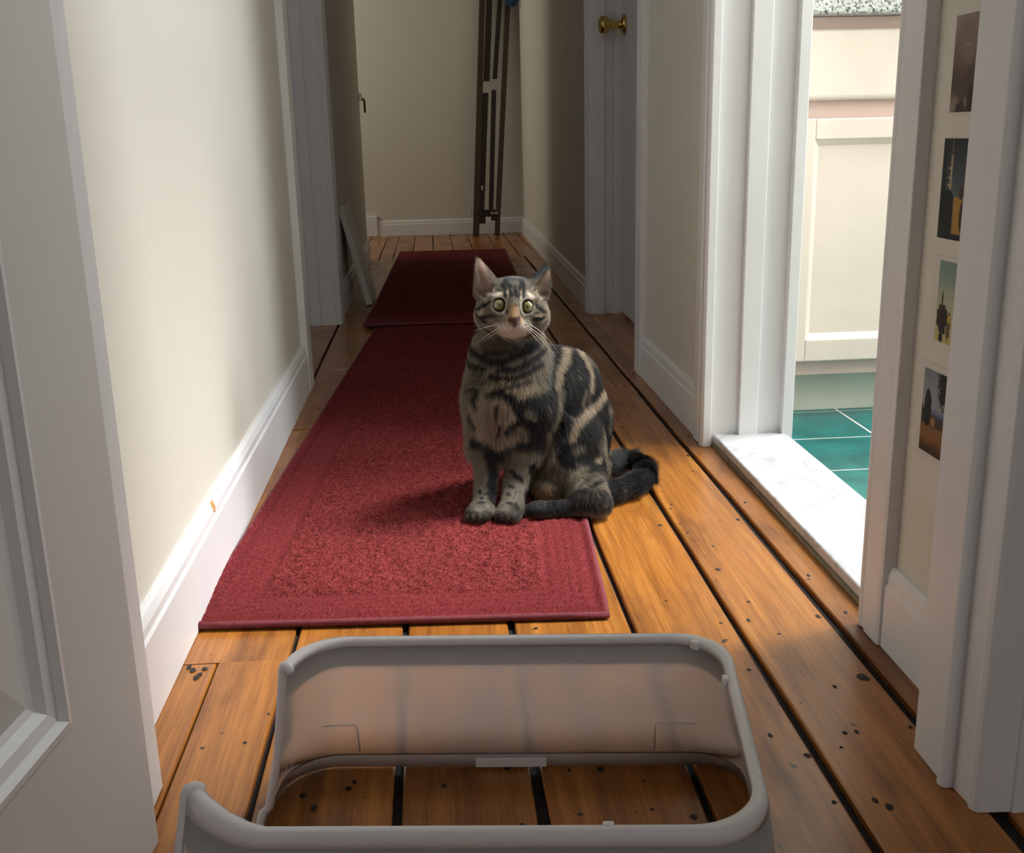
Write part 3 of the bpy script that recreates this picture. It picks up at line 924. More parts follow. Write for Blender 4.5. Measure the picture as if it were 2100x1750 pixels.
# blue cloth bundle hanging beside it
cl = MB()
vs, fs = [], []
seg, rings = 26, 18
for i in range(rings + 1):
    t = i / rings
    z = -0.01 + 0.30 * t
    rr = 0.058 * (math.sin(min(1, t * 2.4 + 0.02) * PI / 2) ** 0.55) * (1 - 0.45 * max(0, t - 0.45) / 0.55)
    for k in range(seg):
        a_ = 2 * PI * k / seg
        w_ = 1 + 0.16 * math.cos(a_ * 4 + 0.6) + 0.06 * math.cos(a_ * 9 + t * 5)
        vs.append((rr * w_ * math.cos(a_), rr * w_ * 0.6 * math.sin(a_), z - 0.012 * (1 - t) * math.cos(a_ * 4 + 0.6)))
for i in range(rings):
    for k in range(seg):
        fs.append((i * seg + k, i * seg + (k + 1) % seg, (i + 1) * seg + (k + 1) % seg, (i + 1) * seg + k))
fs.append(tuple(range(seg - 1, -1, -1))); fs.append(tuple(rings * seg + k for k in range(seg)))
cl.add(vs, fs)
o = cl.build('cloth_bundle', M['bluecloth'], smooth=True)
o.location = (0.545, 6.915, 1.402)
tag(o, 'blue cloth bundle hanging at the top of the brown stand', 'cloth')

# ------------------------------------------------------------------ loose board leaning on the left wall
bd = MB().box(-0.012, 0.012, 0.0, 0.30, 0.0, 0.385).build('leaning_board', M['boardpaint'], bev=0.002)
bd.location = (-0.2535, 4.06, 0.0045)
bd.rotation_euler = (0, math.radians(-13.2), 0)
tag(bd, 'short pale painted board leaning against the left wall', 'board')

# ------------------------------------------------------------------ small latch at the wall corner
la = empty('wall_latch', (XL, 5.655, 0.80))
tag(la, 'small metal latch at the corner where the hall opens to the left', 'latch')
MB().box(0.0005, 0.016, -0.030, 0.0, 0.008, 0.045).build('latch_plate', M['steel'], la, bev=0.002)
b = MB().tube([(0.012, -0.012, 0.016), (0.024, -0.012, 0.014), (0.027, -0.012, 0.004), (0.027, -0.012, -0.050)], [0.006, 0.006, 0.005, 0.005], 8)
b.build('latch_lever', M['iron'], la, smooth=True)

# ------------------------------------------------------------------ litter box hood of frosted plastic
hood = empty('litter_box_hood', (0.036, 0.768, 0.0005), math.radians(-5.7))
tag(hood, 'frosted clear plastic litter box hood lying open on the planks', 'litter box hood')
HH = 0.160


def ring_pt(s, hw, hd, rc):
    """point on a rounded rectangle, s in 0..1, starting at the middle of the left side and running to the back"""
    segs = []
    a_, c_ = hw - rc, hd - rc
    q = PI * rc / 2
    lens = [c_, q, 2 * a_, q, 2 * c_, q, 2 * a_, q, c_]
    tot = sum(lens)
    d = s * tot
    i = 0
    while d > lens[i] and i < 8:
        d -= lens[i]
        i += 1
    if i == 0: return (-hw, d)
    if i == 1: an = PI - d / rc; return (-a_ + rc * math.cos(an), c_ + rc * math.sin(an))
    if i == 2: return (-a_ + d, hd)
    if i == 3: an = PI / 2 - d / rc; return (a_ + rc * math.cos(an), c_ + rc * math.sin(an))
    if i == 4: return (hw, c_ - d)
    if i == 5: an = -d / rc; return (a_ + rc * math.cos(an), -c_ + rc * math.sin(an))
    if i == 6: return (a_ - d, -hd)
    if i == 7: an = -PI / 2 - d / rc; return (-a_ + rc * math.cos(an), -c_ + rc * math.sin(an))
    return (-hw, -c_ + d)


NS = 150
S0, S1 = 0.070, 0.889          # the missing stretch is the entrance on the left
LEV = [(0.0, 0.232, 0.176), (0.014, 0.2305, 0.1745), (0.018, 0.225, 0.169), (0.06, 0.219, 0.163), (0.11, 0.211, 0.155), (0.149, 0.205, 0.149), (0.1565, 0.204, 0.148),
       (0.1598, 0.2025, 0.1465), (0.1603, 0.1985, 0.1425), (0.1590, 0.1965, 0.1405), (0.1540, 0.1958, 0.1398)]


def entrance(s):
    """lowest height still standing at the two ends of the wall, for the curved entrance edge"""
    e0 = max(0.0, 1 - (s - S0) / 0.032)
    e1 = max(0.0, 1 - (S1 - s) / 0.020)
    return e0, e1


vs, fs = [], []
for i in range(NS + 1):
    s = S0 + (S1 - S0) * i / NS
    for (z, hw, hd) in LEV:
        e0, e1 = entrance(s)
        ss = s
        if e0 > 0:       # back end sweeps forward near the floor
            ss = s - 0.030 * e0 * max(0.0, 1 - z / 0.06) ** 2
        if e1 > 0:       # front end curls over at the top like a hook
            ss = s + 0.022 * e1 * math.sin(min(1, z / HH) * PI * 0.55)
        x, y = ring_pt(ss, hw, hd, 0.050)
        x += 0.055 * y - 0.020 * e1 * e1 * (1.0 - 0.4 * z / HH)
        zz = z
        if e1 > 0 and z > 0.13:
            zz = z + 0.014 * e1 * (z - 0.13) / 0.03
        vs.append((x, y, zz))
nl = len(LEV)
RIM0 = 5


def strip(k0, k1, name, mat, th):
    f_ = [(i * nl + k, (i + 1) * nl + k, (i + 1) * nl + k + 1, i * nl + k + 1) for i in range(NS) for k in range(k0, k1)]
    used = sorted({q for t in f_ for q in t})
    mp_ = {q: r for r, q in enumerate(used)}
    o_ = MB().add([vs[q] for q in used], [tuple(mp_[q] for q in t) for t in f_]).build(name, M[mat], hood, smooth=True)
    md_ = o_.modifiers.new('thick', 'SOLIDIFY'); md_.thickness = th; md_.offset = 0.0


strip(2, RIM0, 'shell', 'plastic', 0.0022)
strip(RIM0, nl - 1, 'rim', 'plastic_thick', 0.0026)
strip(0, 2, 'bottom_flange', 'plastic_thick', 0.0026)
# rolled lip around the entrance ends and along the inner bottom of the rim
for end in (0, NS):
    pts = [vs[end * nl + k] for k in range(nl)]
    MB().tube(pts, 0.0042, 8).build('entrance_lip', M['plastic_thick'], hood, smooth=True)
# small snap tabs on the rim and the two hinge pads on the back wall
for s in (0.395, 0.452, 0.565, 0.685):
    x, y = ring_pt(s, 0.1965, 0.1405, 0.05)
    x2, y2 = ring_pt(s + 0.004, 0.1965, 0.1405, 0.05)
    an = math.atan2(y2 - y, x2 - x)
    o = MB().box(-0.004, 0.004, -0.0025, 0.0025, 0.154, 0.1622).build('snap_tab', M['plastic_thick'], hood, bev=0.001)
    o.location = (x, y, 0); o.rotation_euler = (0, 0, an)
for x in (-0.165, 0.165):
    q = 1 if x < 0 else -1
    MB().tube([(x - q * 0.022, 0.1605, 0.056), (x + q * 0.014, 0.160, 0.057), (x + q * 0.017, 0.1605, 0.054), (x + q * 0.017, 0.165, 0.024)], 0.0009, 6).build('hinge_rib', M['plastic_thick'], hood, smooth=True)
MB().box(-0.032, 0.040, 0.1690, 0.1725, 0.002, 0.012).build('latch_tab', M['plastic_thick'], hood, bev=0.001)

# ------------------------------------------------------------------ bits on the floor and rug
b = MB().tube([(-0.283, 2.902, 0.0016), (-0.268, 2.903, 0.0022), (-0.255, 2.910, 0.002), (-0.241, 2.914, 0.0016)], 0.0011, 6)
tag(b.build('twig', M['twig']), 'thin pale twig on the planks beside the rug', 'twig')

# ------------------------------------------------------------------ the tabby cat: one continuous body grown from a distance field
PRIMS = [
    ('c', 'neck', (-0.025, -0.025, 0.327), (-0.032, -0.015, 0.251), 0.045, 0.06, 0.018),
    ('c', 'chest', (-0.032, -0.015, 0.251), (-0.039, -0.015, 0.192), 0.058, 0.062, 0.025),
    ('c', 'chest', (-0.039, -0.015, 0.192), (-0.046, -0.025, 0.13), 0.06, 0.048, 0.025),
    ('c', 'body', (-0.017, 0.005, 0.216), (0.041, 0.035, 0.19), 0.062, 0.07, 0.03),
    ('c', 'body', (0.033, 0.035, 0.212), (0.075, 0.065, 0.192), 0.048, 0.051, 0.03),
    ('c', 'body', (0.075, 0.065, 0.192), (0.093, 0.075, 0.124), 0.051, 0.057, 0.03),
    ('c', 'body', (0.093, 0.075, 0.124), (0.093, 0.075, 0.036), 0.057, 0.062, 0.03),
    ('c', 'belly', (0.022, 0.025, 0.166), (0.048, 0.035, 0.082), 0.066, 0.066, 0.03),
    ('c', 'belly', (0.048, 0.035, 0.082), (0.062, 0.04, 0.039), 0.064, 0.058, 0.03),
    ('e', 'body', (0.079, -0.005, 0.086), (0.054, 0.042, 0.076), 0, 0, 0.025),
    ('c', 'body', (0.068, -0.015, 0.056), (0.035, -0.038, 0.032), 0.045, 0.027, 0.02),
    ('c', 'leg', (0.103, -0.01, 0.035), (0.108, -0.109, 0.024), 0.03, 0.018, 0.02),
    ('c', 'leg', (0.108, -0.109, 0.023), (0.018, -0.113, 0.022), 0.0155, 0.012, 0.016),
    ('c', 'body', (0.085, -0.015, 0.047), (0.089, -0.104, 0.035), 0.036, 0.024, 0.02),
    ('e', 'paw', (0.005, -0.114, 0.023), (0.022, 0.017, 0.0135), 0, 0, 0.01),
    ('c', 'body', (0.044, 0.12, 0.048), (0.009, 0.095, 0.005), 0.045, 0.026, 0.02),
    ('c', 'paw', (0.06, 0.03, 0.024), (-0.007, 0.012, 0.024), 0.016, 0.015, 0.012),
    ('c', 'chest', (-0.067, -0.035, 0.189), (-0.072, -0.028, 0.111), 0.036, 0.03, 0.02),
    ('c', 'leg', (-0.072, -0.028, 0.111), (-0.078, -0.06, 0.047), 0.028, 0.0165, 0.014),
    ('c', 'leg', (-0.078, -0.06, 0.047), (-0.086, -0.11, 0.028), 0.0165, 0.0155, 0.01),
    ('e', 'paw', (-0.093, -0.115, 0.022), (0.0215, 0.027, 0.0145), 0, 0, 0.01),
    ('c', 'chest', (0.006, -0.035, 0.178), (-0.012, -0.028, 0.104), 0.038, 0.031, 0.02),
    ('c', 'leg', (-0.012, -0.028, 0.104), (-0.029, -0.06, 0.045), 0.029, 0.0175, 0.014),
    ('c', 'leg', (-0.029, -0.06, 0.045), (-0.039, -0.117, 0.028), 0.0175, 0.016, 0.01),
    ('e', 'paw', (-0.045, -0.124, 0.022), (0.0215, 0.027, 0.0145), 0, 0, 0.01),
    ('e', 'paw', (-0.11, -0.12, 0.018), (0.0068, 0.0095, 0.0085), 0, 0, 0.004),
    ('e', 'paw', (-0.061, -0.129, 0.018), (0.0068, 0.0095, 0.0085), 0, 0, 0.004),
    ('e', 'paw', (-0.101, -0.125, 0.018), (0.0068, 0.0095, 0.0085), 0, 0, 0.004),
    ('e', 'paw', (-0.053, -0.134, 0.018), (0.0068, 0.0095, 0.0085), 0, 0, 0.004),
    ('e', 'paw', (-0.091, -0.126, 0.018), (0.0068, 0.0095, 0.0085), 0, 0, 0.004),
    ('e', 'paw', (-0.043, -0.135, 0.018), (0.0068, 0.0095, 0.0085), 0, 0, 0.004),
    ('e', 'paw', (-0.082, -0.124, 0.018), (0.0068, 0.0095, 0.0085), 0, 0, 0.004),
    ('e', 'paw', (-0.034, -0.133, 0.018), (0.0068, 0.0095, 0.0085), 0, 0, 0.004),
    ('e', 'paw', (-0.008, -0.098, 0.019), (0.009, 0.008, 0.008), 0, 0, 0.004),
    ('e', 'paw', (-0.01, -0.112, 0.019), (0.009, 0.008, 0.008), 0, 0, 0.004),
    ('c', 'tail', (0.148, 0.085, 0.03), (0.182, 0.13, 0.024), 0.0175, 0.0155, 0.006),
    ('c', 'tail', (0.182, 0.13, 0.024), (0.21, 0.133, 0.022), 0.0155, 0.0155, 0.006),
    ('c', 'tail', (0.21, 0.133, 0.022), (0.223, 0.085, 0.022), 0.0155, 0.0165, 0.006),
    ('c', 'tail', (0.223, 0.085, 0.022), (0.212, 0.028, 0.022), 0.0165, 0.018, 0.006),
    ('c', 'tail', (0.212, 0.028, 0.022), (0.183, -0.011, 0.021), 0.018, 0.0175, 0.006),
    ('c', 'tail', (0.183, -0.011, 0.021), (0.151, -0.033, 0.02), 0.0175, 0.0165, 0.006),
    ('c', 'tail', (0.151, -0.033, 0.02), (0.126, -0.05, 0.018), 0.0165, 0.012, 0.006),
    ('e', 'head', (-0.026, -0.05, 0.354), (0.049, 0.05, 0.04), 0, 0, 0.012),
    ('e', 'head', (-0.025, -0.044, 0.371), (0.04, 0.04, 0.024), 0, 0, 0.012),
    ('e', 'head', (-0.063, -0.057, 0.339), (0.0235, 0.028, 0.024), 0, 0, 0.016),
    ('e', 'head', (0.009, -0.059, 0.335), (0.0235, 0.028, 0.024), 0, 0, 0.016),
    ('e', 'face', (-0.029, -0.082, 0.325), (0.027, 0.024, 0.019), 0, 0, 0.012),
    ('e', 'face', (-0.04, -0.098, 0.326), (0.0165, 0.013, 0.0125), 0, 0, 0.007),
    ('e', 'face', (-0.016, -0.099, 0.325), (0.0165, 0.013, 0.0125), 0, 0, 0.007),
    ('e', 'face', (-0.029, -0.092, 0.312), (0.014, 0.013, 0.01), 0, 0, 0.008),
    ('c', 'face', (-0.026, -0.086, 0.371), (-0.028, -0.105, 0.344), 0.0125, 0.01, 0.012),
    ('e', 'face', (-0.029, -0.11, 0.338), (0.0095, 0.006, 0.0065), 0, 0, 0.004),
    ('e', 'face', (-0.05, -0.08, 0.373), (0.017, 0.012, 0.0065), 0, 0, 0.008),
    ('e', 'face', (-0.002, -0.082, 0.369), (0.017, 0.012, 0.0065), 0, 0, 0.008),
    ('c', 'ear', (-0.064, -0.046, 0.379), (-0.077, -0.038, 0.424), 0.0245, 0.0045, 0.008),
    ('c', 'ear', (0.013, -0.047, 0.378), (0.032, -0.032, 0.408), 0.0235, 0.0045, 0.008),
]
HOLLOWS = [
    ('c', 'hollow', (-0.071, -0.07, 0.384), (-0.077, -0.047, 0.423), 0.0165, 0.003, 0.003),
    ('c', 'hollow', (0.021, -0.064, 0.377), (0.035, -0.041, 0.407), 0.013, 0.0025, 0.003),
]
EYES = [(-0.049, -0.088, 0.362), (-0.005, -0.09, 0.358)]
TAIL = [(0.148, 0.085, 0.03), (0.182, 0.13, 0.024), (0.21, 0.133, 0.022), (0.223, 0.085, 0.022), (0.212, 0.028, 0.022), (0.183, -0.011, 0.021), (0.151, -0.033, 0.02), (0.126, -0.05, 0.018)]
NOSE = (-0.029, -0.114, 0.339)

CAT_AT = Vector((0.15, 1.75, 0.0))
VOX = 0.0021


def prim_dist(p, X, Y, Z):
    if p[0] == 'c':
        a, b_, ra, rb = np.array(p[2]), np.array(p[3]), p[4], p[5]
        ab = b_ - a
        l2 = float(ab @ ab)
        t = np.clip(((X - a[0]) * ab[0] + (Y - a[1]) * ab[1] + (Z - a[2]) * ab[2]) / l2, 0, 1)
        return np.sqrt((X - a[0] - t * ab[0]) ** 2 + (Y - a[1] - t * ab[1]) ** 2 + (Z - a[2] - t * ab[2]) ** 2) - (ra + (rb - ra) * t)
    c, r = p[2], p[3]
    k0 = np.sqrt(((X - c[0]) / r[0]) ** 2 + ((Y - c[1]) / r[1]) ** 2 + ((Z - c[2]) / r[2]) ** 2) + 1e-6
    k1 = np.sqrt(((X - c[0]) / r[0] ** 2) ** 2 + ((Y - c[1]) / r[1] ** 2) ** 2 + ((Z - c[2]) / r[2] ** 2) ** 2) + 1e-6
    return k0 * (k0 - 1) / k1


def prim_box(p, pad):
    if p[0] == 'c':
        a, b_ = np.array(p[2]), np.array(p[3])
        r = max(p[4], p[5]) + pad
        return np.minimum(a, b_) - r, np.maximum(a, b_) + r
    c, r = np.array(p[2]), np.array(p[3]) + pad
    return c - r, c + r


def grow_body():
    lo = np.min([prim_box(p, 0.012)[0] for p in PRIMS], axis=0)
    hi = np.max([prim_box(p, 0.012)[1] for p in PRIMS], axis=0)
    lo[2] = -0.01
    n = np.ceil((hi - lo) / VOX).astype(int) + 1
    ax = [(lo[i] + VOX * np.arange(n[i])).astype(np.float32) for i in range(3)]
    D = np.full(n, 0.05, np.float32)
    for p in PRIMS:
        k = p[6]
        a, c = prim_box(p, max(0.012, k))
        i0 = np.clip(((a - lo) / VOX).astype(int), 0, n - 1)
        i1 = np.clip(((c - lo) / VOX).astype(int) + 2, 1, n)
        sl = tuple(slice(i0[i], i1[i]) for i in range(3))
        X, Y, Z = ax[0][sl[0]][:, None, None], ax[1][sl[1]][None, :, None], ax[2][sl[2]][None, None, :]
        d = prim_dist(p, X, Y, Z).astype(np.float32)
        o_ = D[sl]
        h = np.clip(0.5 + 0.5 * (o_ - d) / k, 0, 1)
        D[sl] = o_ * (1 - h) + d * h - k * h * (1 - h)
    for p in HOLLOWS:
        a, c = prim_box(p, 0.01)
        i0 = np.clip(((a - lo) / VOX).astype(int), 0, n - 1)
        i1 = np.clip(((c - lo) / VOX).astype(int) + 2, 1, n)
        sl = tuple(slice(i0[i], i1[i]) for i in range(3))
        X, Y, Z = ax[0][sl[0]][:, None, None], ax[1][sl[1]][None, :, None], ax[2][sl[2]][None, None, :]
        D[sl] = np.maximum(D[sl], -prim_dist(p, X, Y, Z).astype(np.float32))
    for e in EYES:                                            # sockets
        a = np.array(e)
        i0 = ((a - 0.02 - lo) / VOX).astype(int); i1 = ((a + 0.02 - lo) / VOX).astype(int)
        sl = tuple(slice(i0[i], i1[i]) for i in range(3))
        X, Y, Z = ax[0][sl[0]][:, None, None], ax[1][sl[1]][None, :, None], ax[2][sl[2]][None, None, :]
        sd = np.sqrt((X - e[0]) ** 2 + (Y - e[1] + 0.004) ** 2 + (Z - e[2]) ** 2) - 0.0098
        D[sl] = np.maximum(D[sl], -sd.astype(np.float32))
    # what it sits on: rug on one side, planks on the other
    flo = np.where(ax[0] < 0.085, 0.0112, np.where(ax[0] < 0.10, 0.0112 - (ax[0] - 0.085) / 0.015 * 0.0102, 0.001))
    D = np.maximum(D, flo[:, None, None] - ax[2][None, None, :])
    D[0], D[-1] = 1, 1
    D[:, 0], D[:, -1] = 1, 1
    D[:, :, 0], D[:, :, -1] = 1, 1
    # surface nets
    S = D < 0
    cnt = np.zeros(np.array(n) - 1, np.uint8)
    for i in (0, 1):
        for j in (0, 1):
            for k in (0, 1):
                cnt += S[i:n[0] - 1 + i, j:n[1] - 1 + j, k:n[2] - 1 + k]
    act = (cnt > 0) & (cnt < 8)
    idx = np.full(act.shape, -1, np.int64)
    cells = np.argwhere(act)
    idx[act] = np.arange(len(cells))
    corners = [(i, j, k) for i in (0, 1) for j in (0, 1) for k in (0, 1)]
    val = np.stack([D[cells[:, 0] + i, cells[:, 1] + j, cells[:, 2] + k] for i, j, k in corners], 1)
    acc = np.zeros((len(cells), 3)); num = np.zeros(len(cells))
    for a in range(8):
        for c in range(a + 1, 8):
            ca, cc = np.array(corners[a]), np.array(corners[c])
            if np.abs(ca - cc).sum() != 1:
                continue
            m_ = (val[:, a] < 0) != (val[:, c] < 0)
            t = np.where(m_, val[:, a] / np.where(m_, val[:, a] - val[:, c], 1), 0)
            acc += np.where(m_[:, None], ca[None] + t[:, None] * (cc - ca)[None], 0)
            num += m_
    V = lo + VOX * (cells + acc / num[:, None])
    F = []
    for axn in range(3):
        o1, o2 = [(1, 2), (2, 0), (0, 1)][axn]
        s0 = [slice(None)] * 3; s1 = [slice(None)] * 3
        s0[axn] = slice(0, -1); s1[axn] = slice(1, None)
        A, B_ = S[tuple(s0)], S[tuple(s1)]
        e = np.argwhere(A != B_)
        e = e[(e[:, o1] > 0) & (e[:, o2] > 0)]
        ins = A[e[:, 0], e[:, 1], e[:, 2]]
        q = []
        for d1, d2 in ((1, 1), (0, 1), (0, 0), (1, 0)):
            c_ = e.copy(); c_[:, o1] -= d1; c_[:, o2] -= d2
            q.append(idx[c_[:, 0], c_[:, 1], c_[:, 2]])
        q = np.stack(q, 1)
        q[~ins] = q[~ins][:, ::-1]
        F.append(q)
    F = np.concatenate(F)
    F = F[(F >= 0).all(1)]
    # light relaxation to lose the grid
    E_ = np.concatenate([F[:, [0, 1]], F[:, [1, 2]], F[:, [2, 3]], F[:, [3, 0]]])
    for _ in range(3):
        sm = np.zeros_like(V); ct_ = np.zeros(len(V))
        np.add.at(sm, E_[:, 0], V[E_[:, 1]]); np.add.at(ct_, E_[:, 0], 1)
        np.add.at(sm, E_[:, 1], V[E_[:, 0]]); np.add.at(ct_, E_[:, 1], 1)
        V = V * 0.5 + 0.5 * sm / np.maximum(ct_, 1)[:, None]
    return V, F


CV, CF = grow_body()
cme = bpy.data.meshes.new('cat')
cme.from_pydata(CV.tolist(), [], CF.tolist())
cme.update()
cme.polygons.foreach_set('use_smooth', [True] * len(cme.polygons))
cat = bpy.data.objects.new('cat', cme)
COL.objects.link(cat)
cat.location = CAT_AT
tag(cat, 'grey brown tabby cat with black stripes sitting upright on the rug', 'cat')
CN = np.zeros(len(CV) * 3)
cme.vertices.foreach_get('normal', CN)
CN = CN.reshape(-1, 3)

PAL = {'dark': (0.010, 0.009, 0.0095), 'light': (0.36, 0.29, 0.205), 'mid': (0.17, 0.145, 0.108), 'grey': (0.15, 0.145, 0.14), 'brown': (0.105, 0.078, 0.050), 'tan': (0.23, 0.135, 0.075),
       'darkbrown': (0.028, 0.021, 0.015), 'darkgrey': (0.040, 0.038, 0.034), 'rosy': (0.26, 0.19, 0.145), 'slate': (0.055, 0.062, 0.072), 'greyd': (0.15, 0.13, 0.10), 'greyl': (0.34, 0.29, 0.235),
       'cream': (0.58, 0.49, 0.375), 'orange': (0.40, 0.23, 0.105), 'orangel': (0.40, 0.25, 0.14), 'muz': (0.56, 0.46, 0.38), 'nose': (0.085, 0.030, 0.024), 'mouth': (0.05, 0.025, 0.02),
       'ear': (0.52, 0.39, 0.33), 'base': (0.20, 0.165, 0.12)}
